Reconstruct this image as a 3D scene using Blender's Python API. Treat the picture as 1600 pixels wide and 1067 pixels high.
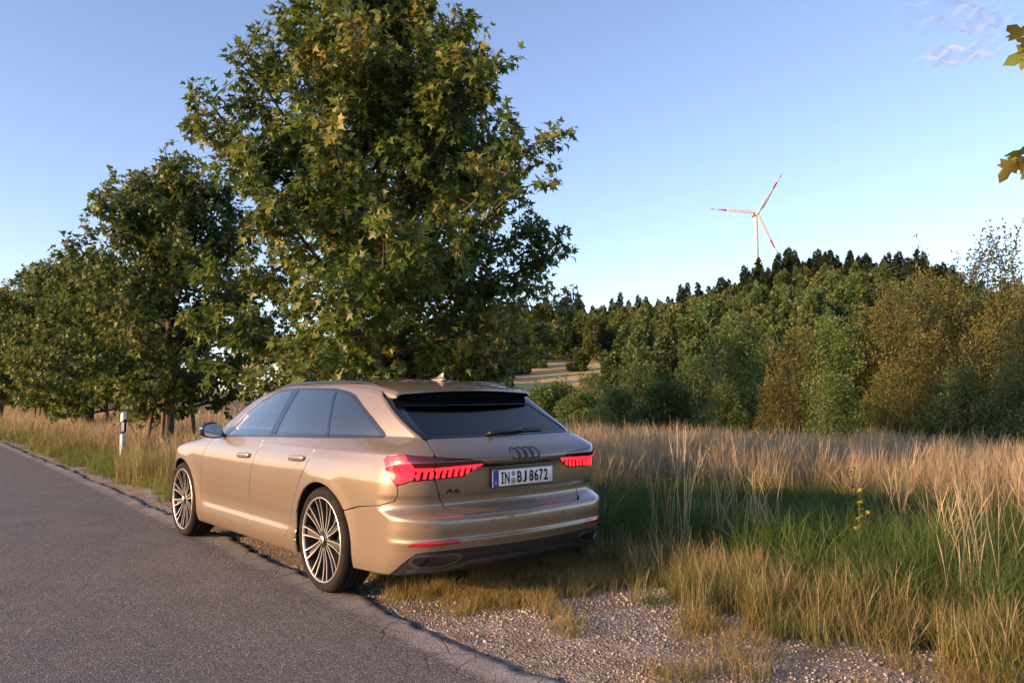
import bpy, bmesh, math, random
import numpy as np
from mathutils import Vector, Matrix
R = math.radians
scene = bpy.context.scene
COL = scene.collection
for o in list(bpy.data.objects): bpy.data.objects.remove(o, do_unlink=True)

# ---------------------------------------------------------------- camera
CAM = np.array([-5.091, 3.466, 1.310]); YAW, PITCH = -0.6934, 0.0718
cam_data = bpy.data.cameras.new('camera'); cam = bpy.data.objects.new('camera', cam_data); COL.objects.link(cam)
cam_data.sensor_width = 36.0; cam_data.lens = 36.0 * 1250 / 1600
cam_data.clip_start = 0.05; cam_data.clip_end = 20000
cam.location = CAM
fwd = Vector((math.cos(YAW) * math.cos(PITCH), math.sin(YAW) * math.cos(PITCH), math.sin(PITCH)))
cam.rotation_euler = fwd.to_track_quat('-Z', 'Y').to_euler()
scene.camera = cam

# ---------------------------------------------------------------- sky and sun (low evening sun from the left of the road)
SUN_EL, SUN_AZ = R(13.0), R(77.0)          # azimuth from +x towards +y
SUN_DIR = Vector((math.cos(SUN_EL) * math.cos(SUN_AZ), math.cos(SUN_EL) * math.sin(SUN_AZ), math.sin(SUN_EL)))
world = bpy.data.worlds.new('World'); scene.world = world; world.use_nodes = True
wn = world.node_tree.nodes; wl = world.node_tree.links
for n in list(wn): wn.remove(n)
sky = wn.new('ShaderNodeTexSky'); sky.sky_type = 'NISHITA'; sky.sun_disc = False
sky.sun_elevation = SUN_EL; sky.sun_rotation = math.pi / 2 - SUN_AZ
sky.altitude = 200; sky.air_density = 0.75; sky.dust_density = 1.0; sky.ozone_density = 1.1
bg = wn.new('ShaderNodeBackground'); bg.inputs["Strength"].default_value = 0.124
wo = wn.new('ShaderNodeOutputWorld')
tint = wn.new('ShaderNodeMix'); tint.data_type = 'RGBA'; tint.blend_type = 'MULTIPLY'; tint.inputs[0].default_value = 1.0; tint.inputs[7].default_value = (1.08, 0.975, 1.03, 1)   # evening white balance
wl.new(sky.outputs[0], tint.inputs[6]); wl.new(tint.outputs[2], bg.inputs[0]); wl.new(bg.outputs[0], wo.inputs[0])
sun_data = bpy.data.lights.new('sun', 'SUN'); sun = bpy.data.objects.new('sun', sun_data); COL.objects.link(sun)
sun_data.energy = 3.3; sun_data.angle = R(0.6); sun_data.color = (1.0, 0.575, 0.26)
sun.rotation_euler = SUN_DIR.to_track_quat('Z', 'Y').to_euler(); sun.location = (0, 30, 30)
vs = scene.view_settings; vs.view_transform = 'Standard'; vs.look = 'None'; vs.exposure = 1.47; vs.gamma = 1.0
vs.use_curve_mapping = False

scene.cycles.diffuse_bounces = 6; scene.cycles.max_bounces = 14; scene.cycles.transparent_max_bounces = 12

# ---------------------------------------------------------------- helpers
def tag(o, label=None, cat=None, group=None, kind=None):
    if label: o['label'] = label
    if cat: o['category'] = cat
    if group: o['group'] = group
    if kind: o['kind'] = kind
    return o
def empty(name, loc=(0, 0, 0), rz=0.0):
    o = bpy.data.objects.new(name, None); COL.objects.link(o); o.location = loc; o.rotation_euler = (0, 0, rz)
    o.empty_display_size = 0.2
    return o
def mesh_obj(name, V, F, mat=None, parent=None, smooth=True, N=None):
    me = bpy.data.meshes.new(name)
    me.from_pydata([tuple(map(float, v)) for v in V], [], [tuple(map(int, f)) for f in F])
    me.update()
    if smooth and len(me.polygons): me.polygons.foreach_set('use_smooth', np.ones(len(me.polygons), bool))
    if N is not None: me.normals_split_custom_set_from_vertices([tuple(map(float, n)) for n in N])
    if mat: me.materials.append(mat)
    o = bpy.data.objects.new(name, me); COL.objects.link(o)
    if parent: o.parent = parent
    return o
def bm_obj(name, bm, mat=None, parent=None, smooth=False):
    me = bpy.data.meshes.new(name); bm.normal_update(); bm.to_mesh(me); bm.free()
    if smooth: me.polygons.foreach_set('use_smooth', np.ones(len(me.polygons), bool))
    if mat: me.materials.append(mat)
    o = bpy.data.objects.new(name, me); COL.objects.link(o)
    if parent: o.parent = parent
    return o
def fast_mesh(name, V, F, mat=None, parent=None, smooth=False, attrs=None):
    """V (n,3), F (m,k) arrays of same-size faces"""
    me = bpy.data.meshes.new(name); V = np.asarray(V, np.float32); F = np.asarray(F, np.int32)
    me.vertices.add(len(V)); me.vertices.foreach_set('co', V.ravel())
    k = F.shape[1]; me.loops.add(F.size); me.polygons.add(len(F))
    me.loops.foreach_set('vertex_index', F.ravel())
    me.polygons.foreach_set('loop_start', np.arange(0, F.size, k, dtype=np.int32))
    me.polygons.foreach_set('loop_total', np.full(len(F), k, np.int32))
    if smooth: me.polygons.foreach_set('use_smooth', np.ones(len(F), bool))
    me.update(calc_edges=True)
    if attrs:
        for n, a in attrs.items():
            a = np.asarray(a, np.float32)
            if a.ndim == 1:
                at = me.attributes.new(n, 'FLOAT', 'POINT'); at.data.foreach_set('value', a)
            else:
                at = me.attributes.new(n, 'FLOAT_COLOR', 'POINT')
                at.data.foreach_set('color', np.concatenate([a, np.ones((len(a), 1), np.float32)], 1).ravel())
    if mat: me.materials.append(mat)
    o = bpy.data.objects.new(name, me); COL.objects.link(o)
    if parent: o.parent = parent
    return o
def copy_tree(o, parent=None):
    c = o.copy(); COL.objects.link(c); c.parent = parent
    for ch in o.children:
        copy_tree(ch, c)
    return c
def material(name, color=(.5, .5, .5), rough=.5, metal=0., coat=0., emit=None, emit_s=0., spec=None):
    m = bpy.data.materials.new(name); m.use_nodes = True
    b = m.node_tree.nodes['Principled BSDF']
    b.inputs['Base Color'].default_value = (*color, 1); b.inputs['Roughness'].default_value = rough
    b.inputs['Metallic'].default_value = metal
    b.inputs['Coat Weight'].default_value = coat; b.inputs['Coat Roughness'].default_value = 0.02
    if spec is not None: b.inputs['Specular IOR Level'].default_value = spec
    if emit: b.inputs['Emission Color'].default_value = (*emit, 1); b.inputs['Emission Strength'].default_value = emit_s
    return m
class NT:
    """tiny node-tree helper"""
    def __init__(s, m): s.t = m.node_tree; s.n = s.t.nodes; s.l = s.t.links; s.b = s.n.get('Principled BSDF'); s.out = s.n.get('Material Output')
    def add(s, ty, **kw):
        n = s.n.new(ty)
        for k, v in kw.items():
            if k in ('i',):
                for a, b in v.items():
                    if hasattr(b, 'is_output') or isinstance(b, bpy.types.NodeSocket): s.l.new(b, n.inputs[a])
                    else: n.inputs[a].default_value = b
            else: setattr(n, k, v)
        return n
    def noise(s, vec, scale, detail=4, rough=.55, dist=0.):
        return s.add('ShaderNodeTexNoise', i={'Vector': vec, 'Scale': scale, 'Detail': detail, 'Roughness': rough, 'Distortion': dist})
    def ramp(s, fac, stops):
        r = s.add('ShaderNodeValToRGB', i={'Fac': fac}); e = r.color_ramp.elements
        while len(e) < len(stops): e.new(.5)
        for k, (p, c) in enumerate(stops):
            e[k].position = p; e[k].color = (*c, 1) if len(c) == 3 else c
        return r
    def mix(s, fac, a, b, mode='MIX'):
        m = s.add('ShaderNodeMix', data_type='RGBA', blend_type=mode)
        for k, v in ((0, fac), (6, a), (7, b)):
            if isinstance(v, bpy.types.NodeSocket): s.l.new(v, m.inputs[k])
            elif isinstance(v, tuple): m.inputs[k].default_value = (*v, 1) if len(v) == 3 else v
            else: m.inputs[k].default_value = v
        return m.outputs[2]
    def math(s, op, a, b=None, c=None, clamp=False):
        m = s.add('ShaderNodeMath', operation=op); m.use_clamp = clamp
        for k, v in ((0, a), (1, b), (2, c)):
            if v is None: continue
            if isinstance(v, bpy.types.NodeSocket): s.l.new(v, m.inputs[k])
            else: m.inputs[k].default_value = v
        return m.outputs[0]
    def bump(s, h, strength, dist):
        return s.add('ShaderNodeBump', i={'Height': h, 'Strength': strength, 'Distance': dist}).outputs[0]
def sdf_poly(px, py, poly):
    """signed distance, negative inside"""
    P = np.asarray(poly, float); d = np.full(px.shape, 1e9); s = np.ones(px.shape)
    n = len(P)
    for i in range(n):
        a = P[i]; b = P[i - 1]; e = b - a; wx = px - a[0]; wy = py - a[1]
        t = np.clip((wx * e[0] + wy * e[1]) / (e @ e + 1e-12), 0, 1)
        d = np.minimum(d, (wx - e[0] * t) ** 2 + (wy - e[1] * t) ** 2)
        c1 = py >= a[1]; c2 = py < b[1]; c3 = e[0] * wy > e[1] * wx
        f = (c1 & c2 & c3) | (~c1 & ~c2 & ~c3); s = np.where(f, -s, s)
    return s * np.sqrt(d)
# ================================================================ terrain
rng = np.random.default_rng(7)
def sstep(a, b, x):
    t = np.clip((x - a) / (b - a), 0, 1); return t * t * (3 - 2 * t)
_perm = np.random.default_rng(11).random((256, 256))
def vnoise(x, y, s=1.0, oct=3):
    """value noise 0..1"""
    x = np.asarray(x, float) / s; y = np.asarray(y, float) / s; out = 0; amp = .5; tot = 0
    for _ in range(oct):
        xi = np.floor(x).astype(int); yi = np.floor(y).astype(int); fx = x - xi; fy = y - yi
        fx = fx * fx * (3 - 2 * fx); fy = fy * fy * (3 - 2 * fy)
        g = lambda a, b: _perm[a % 256, b % 256]
        out = out + amp * ((g(xi, yi) * (1 - fx) + g(xi + 1, yi) * fx) * (1 - fy) + (g(xi, yi + 1) * (1 - fx) + g(xi + 1, yi + 1) * fx) * fy)
        tot += amp; amp *= .5; x = x * 2 + 17.3; y = y * 2 + 5.1
    return out / tot
def road_edge(x): return .74 - .05 * x + .0003 * x * x
def side_d(x, y): return road_edge(x) - y                       # metres to the right of the asphalt edge
ROAD_W = 6.2
_HP = np.array([-400, 300, 480, 560, 640, 700, 780, 900, 1000, 1100, 1180, 1250, 1320, 1400, 1480, 1600, 1800, 2400, 5000])
_HH = np.array([0, 0, 1, 4, 12, 22, 31, 32, 33, 37, 43, 48, 50, 47, 39, 30, 24, 12, 0.])
def bearing(x, y):
    dx = x - CAM[0]; dy = y - CAM[1]; f_ = dx * math.cos(YAW) + dy * math.sin(YAW); r_ = dx * math.sin(YAW) - dy * math.cos(YAW)
    t = np.where(f_ > .05, r_ / np.maximum(f_, .05), np.sign(r_) * 50)
    return np.clip(800 + 1250 * t, -3000, 5000), np.hypot(dx, dy), f_
def terrain(x, y):
    x = np.asarray(x, float); y = np.asarray(y, float)
    d = side_d(x, y); px, rho, f_ = bearing(x, y)
    z = np.where(d > 0, -.022 + .04 * sstep(.05, .7, d), -.05)
    z = np.where(d < -ROAD_W, -.03 + .10 * sstep(0, 1.5, -d - ROAD_W), z)
    fall = np.interp(d, [0, 3, 14, 28, 60, 95, 6000], [0, 0, -.38, -2.6, -6, -6.2, -6.2])
    keep = sstep(14, 60, x) * (1 - sstep(500, 1500, rho))
    rise = 1.25 * sstep(12, 65, x) * sstep(1.5, 6, d)
    z = z + np.where(d > 0, fall * (1 - keep * sstep(560, 200, px)) + rise * sstep(900, 420, px), 0)
    Hh = np.interp(px, _HP, _HH); Hh = np.where(f_ < 1, 0, Hh)
    t = np.clip((rho - 95) / 285, 0, 1.0)
    hill = (Hh + 5) * np.maximum(t, 1e-6) ** .95
    z = z + np.where(Hh > .01, hill * sstep(0, 3, Hh), 0)
    z = z + (vnoise(x, y, 3.0) - .5) * .10 * sstep(1.2, 4, d) + (vnoise(x + 90, y, 40.) - .5) * 2.4 * sstep(60, 160, rho) * (d > 0)
    return z
def meadow_mask(x, y):
    px, rho, f_ = bearing(x, y)
    c = 150 + 55 * np.clip((px - 760) / 190, 0, 1)
    return sstep(752, 775, px) * sstep(968, 940, px) * sstep(126, 140, rho) * sstep(236, 222, rho + (px - 850) * .06)
def gravel_mask(x, y):
    d = side_d(x, y)
    n = vnoise(x, y, .45, 3) - .5
    w = np.interp(x, [-12, -4, -1.6, -.9, -.3, .8, 4, 6, 12], [1.95, 1.95, 2.0, 2.05, 1.2, .45, .5, .42, .2])
    return sstep(-.05, .04, d) * sstep(.14, -.14, d - w + n * .55)
# ---- ground sheet, fine near the camera and reaching the horizon
na_, nr_ = 560, 250
rr = np.concatenate([[.6], .6 * (9000 / .6) ** (np.linspace(0, 1, nr_ - 1) ** 1.0)[1:], ]) if False else np.concatenate([[.01, .2, .4], np.geomspace(.6, 9000, nr_ - 3)])
C0 = np.array([-2.5, 1.2])
aa = np.linspace(0, 2 * np.pi, na_, endpoint=False)
gx = C0[0] + rr[:, None] * np.cos(aa)[None]; gy = C0[1] + rr[:, None] * np.sin(aa)[None]; gz = terrain(gx, gy)
V = np.concatenate([np.stack([gx, gy, gz], -1).reshape(-1, 3), [[C0[0], C0[1], float(terrain(*C0))]]])
i = np.arange(na_ * nr_).reshape(nr_, na_); j = np.roll(i, -1, axis=1)
F = np.stack([i[:-1], i[1:], j[1:], j[:-1]], -1).reshape(-1, 4)
c_ = len(V) - 1; F = np.concatenate([F, np.stack([np.full(na_, c_), i[0], j[0], j[0]], -1)[:, [0, 1, 2, 2]]])
F = F[:-na_]
def ground_material():
    m = material('ground_grass_and_gravel', rough=.95); t = NT(m); g = t.add('ShaderNodeNewGeometry'); P = g.outputs['Position']
    gm = t.add('ShaderNodeAttribute', attribute_name='gravel').outputs['Fac']; mm = t.add('ShaderNodeAttribute', attribute_name='meadow').outputs['Fac']
    fm = t.add('ShaderNodeAttribute', attribute_name='forest').outputs['Fac']
    n1 = t.noise(P, .6, 6); n2 = t.noise(P, 7., 6, .6)
    grass = t.ramp(n1.outputs['Fac'], [(.3, (.055, .075, .022)), (.5, (.14, .125, .055)), (.7, (.21, .165, .085))])
    grass2 = t.mix(t.ramp(n2.outputs['Fac'], [(.35, (0, 0, 0)), (.7, (1, 1, 1))]).outputs[0], grass.outputs[0], (.045, .05, .018), 'MIX')
    # gravel
    v1 = t.add('ShaderNodeTexVoronoi', i={'Vector': P, 'Scale': 70.}); v2 = t.add('ShaderNodeTexVoronoi', i={'Vector': P, 'Scale': 28.})
    gc = t.ramp(t.add('ShaderNodeSeparateColor', i={0: v1.outputs['Color']}).outputs[0], [(0, (.10, .085, .07)), (.5, (.22, .19, .165)), (1, (.36, .32, .28))])
    n3 = t.noise(P, 3., 5); soil = t.mix(t.ramp(n3.outputs['Fac'], [(.42, (0, 0, 0)), (.68, (1, 1, 1))]).outputs[0], gc.outputs[0], (.13, .10, .065))
    n4 = t.noise(P, 24., 5); gk = t.math('ADD', gm, t.math('MULTIPLY', t.math('SUBTRACT', n4.outputs['Fac'], .5), .9)); gk = t.ramp(gk, [(.42, (0, 0, 0)), (.58, (1, 1, 1))]).outputs[0]
    col = t.mix(gk, grass2, soil)
    md = t.ramp(n1.outputs['Fac'], [(.35, (.30, .24, .09)), (.6, (.46, .34, .15))]); col = t.mix(mm, col, md.outputs[0])
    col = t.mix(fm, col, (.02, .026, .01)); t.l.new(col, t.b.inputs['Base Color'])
    h = t.math('ADD', t.math('MULTIPLY', v1.outputs['Distance'], -.012), t.math('MULTIPLY', n2.outputs['Fac'], .03))
    t.l.new(t.bump(h, .9, 1.0), t.b.inputs['Normal']); return m
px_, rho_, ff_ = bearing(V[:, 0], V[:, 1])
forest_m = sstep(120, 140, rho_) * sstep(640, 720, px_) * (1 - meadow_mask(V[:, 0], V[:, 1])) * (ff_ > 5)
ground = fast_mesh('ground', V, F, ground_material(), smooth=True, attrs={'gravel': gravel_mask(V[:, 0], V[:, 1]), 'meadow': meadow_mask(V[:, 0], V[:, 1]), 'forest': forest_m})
tag(ground, 'grass field and gravel verge falling to a wooded hill', kind='structure')
# ---- road
def road_material():
    m = material('asphalt', rough=.82); t = NT(m); g = t.add('ShaderNodeNewGeometry'); P = g.outputs['Position']
    ed = t.add('ShaderNodeAttribute', attribute_name='edge').outputs['Fac']
    n0 = t.noise(P, .35, 4); n1 = t.noise(P, 2.2, 6); n2 = t.noise(P, 160., 3, .7); v = t.add('ShaderNodeTexVoronoi', i={'Vector': P, 'Scale': 130.})
    base = t.ramp(n1.outputs['Fac'], [(.25, (.090, .089, .090)), (.75, (.132, .128, .127))])
    base = t.mix(t.ramp(n0.outputs['Fac'], [(.4, (0, 0, 0)), (.65, (.5, .5, .5))]).outputs[0], base.outputs[0], (.128, .112, .110))
    sep = t.add('ShaderNodeSeparateColor', i={0: v.outputs['Color']}).outputs[0]
    agg = t.ramp(sep, [(.0, (.35, .35, .35)), (.55, (.9, .9, .9)), (.86, (1.2, 1.18, 1.15)), (1., (2.6, 2.5, 2.4))])
    col = t.mix(1., base, agg.outputs[0], 'MULTIPLY')
    # light worn band along the broken edge
    n5 = t.noise(P, 9., 6, .65, .4); n6 = t.noise(P, 1.4, 3)
    wob = t.math('ADD', ed, t.math('MULTIPLY', t.math('SUBTRACT', n5.outputs['Fac'], .5), .22))
    band = t.ramp(wob, [(.02, (.15, .15, .15)), (.07, (.9, .9, .9)), (.19, (.55, .55, .55)), (.27, (0, 0, 0))])
    bf = t.math('MULTIPLY', band.outputs[0], t.ramp(n6.outputs['Fac'], [(.35, (.25, .25, .25)), (.6, (.85, .85, .85))]).outputs[0])
    col = t.mix(bf, col, t.mix(sep, (.26, .245, .225), (.46, .43, .39)))
    # fine cracks near the edge
    vc = t.add('ShaderNodeTexVoronoi', feature='DISTANCE_TO_EDGE', i={'Vector': t.mix(.06, P, t.noise(P, 6., 3).outputs['Color'], 'ADD'), 'Scale': 3.2})
    ck = t.math('MULTIPLY', t.ramp(vc.outputs['Distance'], [(.0, (1, 1, 1)), (.018, (0, 0, 0))]).outputs[0], t.ramp(ed, [(.1, (.8, .8, .8)), (.55, (0, 0, 0))]).outputs[0])
    col = t.mix(ck, col, (.012, .012, .012)); t.l.new(col, t.b.inputs['Base Color'])
    h = t.math('ADD', t.math('MULTIPLY', v.outputs['Distance'], -.0035), t.math('ADD', t.math('MULTIPLY', n5.outputs['Fac'], t.math('MULTIPLY', bf, .016)), t.math('MULTIPLY', ck, -.01)))
    t.l.new(t.bump(h, .8, 1.0), t.b.inputs['Normal'])
    rr_ = t.ramp(n1.outputs['Fac'], [(.3, (.7, .7, .7)), (.7, (.9, .9, .9))]); t.l.new(rr_.outputs[0], t.b.inputs['Roughness']); return m
xs = np.concatenate([np.arange(-60, -8, 1.), np.arange(-8, 16, .035), np.arange(16, 40, .3), np.arange(40, 240, 2.)])
dd = np.concatenate([[0, 0.0, .02, .05, .09, .14, .2, .28, .4, .6, 1, 1.6, 2.4, 3.4, 4.6, 5.6, 6.0, 6.2, 6.25]])
jag = (vnoise(xs, xs * 0, .16, 4) - .5) * .13 + (vnoise(xs, xs * 0 + 9, .9, 2) - .5) * .16
rows = []
for k, d_ in enumerate(dd):
    yy = road_edge(xs) + d_ + jag * max(0, 1 - d_ / .3)
    zz = np.full_like(xs, -.06 if k in (0, len(dd) - 1) else -.010 if k == 1 else -.004 if k == 2 else 0.) + .0 * xs
    zz = zz + .03 * (1 - ((d_ - 3.1) / 3.1) ** 2) * (k > 2) * (1 - 0) * 0
    rows.append(np.stack([xs, yy, zz], -1))
V = np.stack(rows, 1); n, k = V.shape[:2]; i = np.arange(n * k).reshape(n, k)
F = np.stack([i[:-1, :-1], i[1:, :-1], i[1:, 1:], i[:-1, 1:]], -1).reshape(-1, 4)
edge = np.broadcast_to(np.minimum(dd, 6.2 - np.minimum(dd, 6.2))[None], (n, k)).ravel()
road = fast_mesh('road', V.reshape(-1, 3), F, road_material(), smooth=True, attrs={'edge': edge})
tag(road, 'grey asphalt country road with a crumbling edge', kind='structure')
# ================================================================ estate car: body surface (car frame: x forward, y left, rear axle at x=0)
def pch(xs,ys):
    xs=np.array(xs,float);ys=np.array(ys,float);h=np.diff(xs);d=np.diff(ys)/h
    m=np.zeros(len(xs));m[0]=d[0];m[-1]=d[-1]
    for i in range(1,len(xs)-1):
        if d[i-1]*d[i]>0:
            w1=2*h[i]+h[i-1];w2=h[i]+2*h[i-1];m[i]=(w1+w2)/(w1/d[i-1]+w2/d[i])
    def f(x):
        x=np.clip(x,xs[0],xs[-1]);i=np.clip(np.searchsorted(xs,x,side='right')-1,0,len(xs)-2)
        t=(x-xs[i])/h[i]
        return ys[i]*(1+2*t)*(1-t)**2+h[i]*m[i]*t*(1-t)**2+ys[i+1]*t*t*(3-2*t)+h[i]*m[i+1]*t*t*(t-1)
    return f
def table(pts,sig,a,b,n=2000):
    f=pch([p[0] for p in pts],[p[1] for p in pts]);g=np.linspace(a,b,n);v=f(g);st=(b-a)/(n-1)
    k=int(4*sig/st)+1;w=np.exp(-.5*(np.arange(-k,k+1)*st/sig)**2);w/=w.sum()
    lo=v[0]-(v[1]-v[0])*np.arange(k,0,-1);hi=v[-1]+(v[-1]-v[-2])*np.arange(1,k+1)
    v=np.convolve(np.concatenate([lo,v,hi]),w,'valid')
    return lambda x:np.interp(x,g,v)
sstep=lambda a,b,x:(lambda t:t*t*(3-2*t))(np.clip((x-a)/(b-a),0,1))
PW=table([(.14,.80),(.175,.868),(.21,.898),(.25,.912),(.30,.921),(.34,.918),(.40,.906),(.44,.907),(.52,.920),(.62,.933),(.70,.9385),(.77,.937),(.84,.929),(.90,.9155),(.95,.897),(.985,.882),(1.0,.868),(1.03,.848),(1.06,.834),(1.2,.765),(1.3,.712),(1.38,.663),(1.46,.61)],.007,.14,1.46)
PW0=table([(.14,.84),(.21,.905),(.30,.925),(.44,.932),(.62,.937),(.70,.9385),(.77,.937),(.84,.929),(.90,.9155),(.95,.897),(.985,.882),(1.0,.868),(1.03,.848),(1.06,.834),(1.2,.765),(1.3,.712),(1.38,.663),(1.46,.61)],.007,.14,1.46)
TX=table([(-1.3,.89),(-1.0,.922),(-.7,.956),(-.35,.985),(0,.998),(.6,1),(1.8,1),(2.5,.998),(2.95,.990),(3.3,.965),(3.6,.925),(3.95,.85)],.05,-1.3,3.95)
YB=table([(-1.3,.54),(-1.0,.61),(-.77,.664),(-.5,.715),(-.2,.768),(.2,.815),(.8,.84),(1.4,.838),(2.0,.81),(2.6,.76),(3.95,.6)],.05,-1.3,3.95)
YT=table([(-1.3,.5),(-.6,.568),(-.37,.597),(-.1,.625),(.2,.640),(.8,.648),(1.2,.642),(1.6,.615),(2.0,.58),(3.95,.45)],.05,-1.3,3.95)
RC=table([(.14,-.95),(.2,-.985),(.27,-1.04),(.33,-1.075),(.40,-1.10),(.445,-1.122),(.46,-1.112),(.53,-1.122),(.575,-1.118),(.60,-1.092),(.615,-1.05),(.635,-1.012),(.66,-1.004),(.70,-1.008),(.715,-1.024),(.78,-1.033),(.86,-1.037),(.88,-1.045),(.895,-1.072),(.92,-1.085),(.96,-1.06),(1.0,-1.005),(1.03,-.945),(1.05,-.905),(1.07,-.865),(1.2,-.605),(1.3,-.43),(1.46,-.2)],.006,.14,1.46)
RR=table([(.14,.16),(.3,.22),(.55,.22),(.6,.2),(.66,.21),(.9,.22),(1.0,.17),(1.05,.08),(1.1,.045),(1.46,.04)],.02,.14,1.46)
FC=table([(.14,3.75),(.25,3.82),(.5,3.845),(.7,3.83),(.8,3.78),(.9,3.7),(1.46,3.5)],.02,.14,1.46)
HC=table([(-1.2,1.24),(-.53,1.367),(-.3,1.411),(0,1.447),(.4,1.463),(.8,1.463),(1.2,1.454),(1.5,1.438),(1.75,1.40),(1.98,1.315),(2.23,1.165),(2.44,1.03),(2.48,1.012),(2.54,1.0),(2.8,.965),(3.2,.905),(3.5,.845),(3.7,.77),(3.8,.69),(3.9,.55)],.012,-1.2,3.9)
ARCH=[(0.0,.362,.384),(2.924,.362,.384)]
def car_w(x,z):
    sc=sstep(-.1,.75,x)*(1-sstep(2.25,2.55,x))
    zz=np.clip(z-.012*(1-sstep(.2,1.6,x))*sstep(.9,1.0,z),.14,1.46)
    y=PW0(zz)*(1-sc)+PW(zz)*sc
    y=y*TX(x)
    t=np.clip((z-.972)/.088,0,1)
    y95=(PW(.972)+0*x)*TX(x)
    led=y95+(YB(x)-y95)*(.62*t+.38*t**1.6)
    tt=np.clip((z-1.06)/.32,-.2,1.3)
    gh=YB(x)+(YT(x)-YB(x))*tt+.012*4*tt*(1-tt)
    y=np.where(z<.972,y,np.where(z<1.06,led,gh))
    for ax,az,ar in ARCH:   # flared wheel arch lips
        d=np.hypot(x-ax,z-az)-ar
        y=y+.009*np.exp(-np.clip(d,-.02,9)**2/(2*.05**2))*sstep(1.0,.8,z)
        # blister above wheel
        y=y+.012*np.exp(-((x-ax)/.42)**2)*sstep(.60,.84,z)*(1-sstep(.90,1.0,z))
    return y
def Rr(y,z): return RC(z)+(.15-.03*sstep(.7,1.1,z))*y*y
def Ff(y,z): return FC(z)-.32*y*y
def car_h(x,y):
    sh=.15*y*y*sstep(1.1,1.6,x)*(1-sstep(2.3,2.5,x))
    k=.095*(1-sstep(1.2,2.5,x))+.05*sstep(1.2,2.5,x)
    hood=.012*np.exp(-((np.abs(y)-.52)/.09)**2)*sstep(2.3,2.6,x)
    return HC(x+sh)-k*y*y-.04*np.clip(np.abs(y)-.5,0,1)**2*sstep(2.3,2.6,x)+hood
def ring(nz=164,nf=14,nfa=14,ns=430,na=26,nr=90,z0=.15,z1=1.456):
    """grid [row z][col]: front centre -> front arc -> side -> rear arc -> rear centre, left half"""
    z=np.linspace(z0,z1,nz)[:,None]
    ones=np.ones_like(z)
    r=RR(z);rf=.42*ones
    # rear corner start
    def solve(a,b,xs,rear):
        x=xs.copy()
        for _ in range(25):
            y=car_w(x,z)-a
            x=(Rr(y,z)+b) if rear else (Ff(y,z)-b)
        return x,y
    th=np.linspace(0,np.pi/2,na+1)[None,:]
    a=r*(1-np.cos(th)); b=r*(1-np.sin(th))
    xa,ya=solve(a,b,-.8*np.ones_like(a+0),True)
    tf=np.linspace(np.pi/2,0,nfa+1)[None,:]
    a=rf*(1-np.cos(tf)); b=rf*(1-np.sin(tf))
    xf,yf=solve(a,b,3.5*np.ones_like(a),False)
    t=np.linspace(0,1,ns+1)[None,1:-1]
    xs=xf[:,-1:]+(xa[:,:1]-xf[:,-1:])*t
    ys=car_w(xs,z)
    t=np.linspace(1,0,nr+1)[None,1:]
    yr=ya[:,-1:]*t; xr=Rr(yr,z)
    t=np.linspace(0,1,nf+1)[None,:-1]
    y0=yf[:,:1]*t; x0=Ff(y0,z)
    X=np.concatenate([x0,xf,xs,xa,xr],1);Y=np.concatenate([y0,yf,ys,ya,yr],1)
    Z=np.broadcast_to(z,X.shape).copy()
    return X,Y,Z
RT_EDGE=.045
def roundtop(X,Y,Z):
    """pull the side in under the roof/hood edge"""
    Y0=Y.copy();X0=X
    for _ in range(3):
        c=car_h(X,Y)-Z
        ins=np.where(c<RT_EDGE,RT_EDGE-np.sqrt(np.clip(RT_EDGE**2-(RT_EDGE-np.clip(c,0,RT_EDGE))**2,0,None)),0)
        Y=Y0-np.minimum(ins,Y0*.5)
    c=car_h(X,Y)-Z
    return X,Y,c
def normals(X,Y,Z):
    P=np.stack([X,Y,Z],-1);du=np.gradient(P,axis=1);dv=np.gradient(P,axis=0)
    n=np.cross(du,dv);n/=np.linalg.norm(n,axis=-1,keepdims=True)+1e-12
    return n
# ---------------------------------------------------------------- car materials
def paint_material():
    m = material('car_paint', (.31, .235, .155), .36, .42, 1.0); t = NT(m)
    tc = t.add('ShaderNodeTexCoord')
    dust = t.noise(tc.outputs['Object'], 2.2, 5)
    c = t.mix(dust.outputs['Fac'], (.208, .160, .108), (.232, .180, .124)); t.l.new(c, t.b.inputs['Base Color'])
    t.b.inputs['Coat IOR'].default_value = 1.62; t.b.inputs['Coat Roughness'].default_value = .02
    return m
def glass_material(name, tint, boost=1.0):
    m = bpy.data.materials.new(name); m.use_nodes = True; t = NT(m); t.n.remove(t.b)
    fr = t.add('ShaderNodeFresnel', i={'IOR': 1.52})
    k = t.math('MULTIPLY', fr.outputs[0], boost, clamp=True)
    gl = t.add('ShaderNodeBsdfGlossy', i={'Color': (1, .96, .88, 1), 'Roughness': .01})
    tr = t.add('ShaderNodeBsdfTransparent', i={'Color': (*tint, 1)})
    mx = t.add('ShaderNodeMixShader', i={0: k, 1: tr.outputs[0], 2: gl.outputs[0]})
    t.l.new(mx.outputs[0], t.out.inputs[0]); return m
M = {}
M['paint'] = paint_material()
M['glass'] = glass_material('clear_glass', (.82, .85, .82), 2.4); M['privacy'] = glass_material('privacy_glass', (.12, .125, .13), 2.4)
M['rear_glass'] = glass_material('rear_glass', (.03, .032, .04), .9)
M['gloss_black'] = material('gloss_black', (.008, .008, .009), .12, 0, .6)
M['satin_black'] = material('satin_black', (.016, .016, .017), .42)
M['cavity'] = material('cavity_black', (.006, .006, .006), .8)
M['trim_grey'] = material('dark_grey_trim', (.12, .12, .123), .25, .75)
M['alu'] = material('machined_aluminium', (.60, .56, .52), .38, .9)
M['rim_dark'] = material('rim_dark_lacquer', (.010, .0095, .009), .5, .0)
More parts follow.
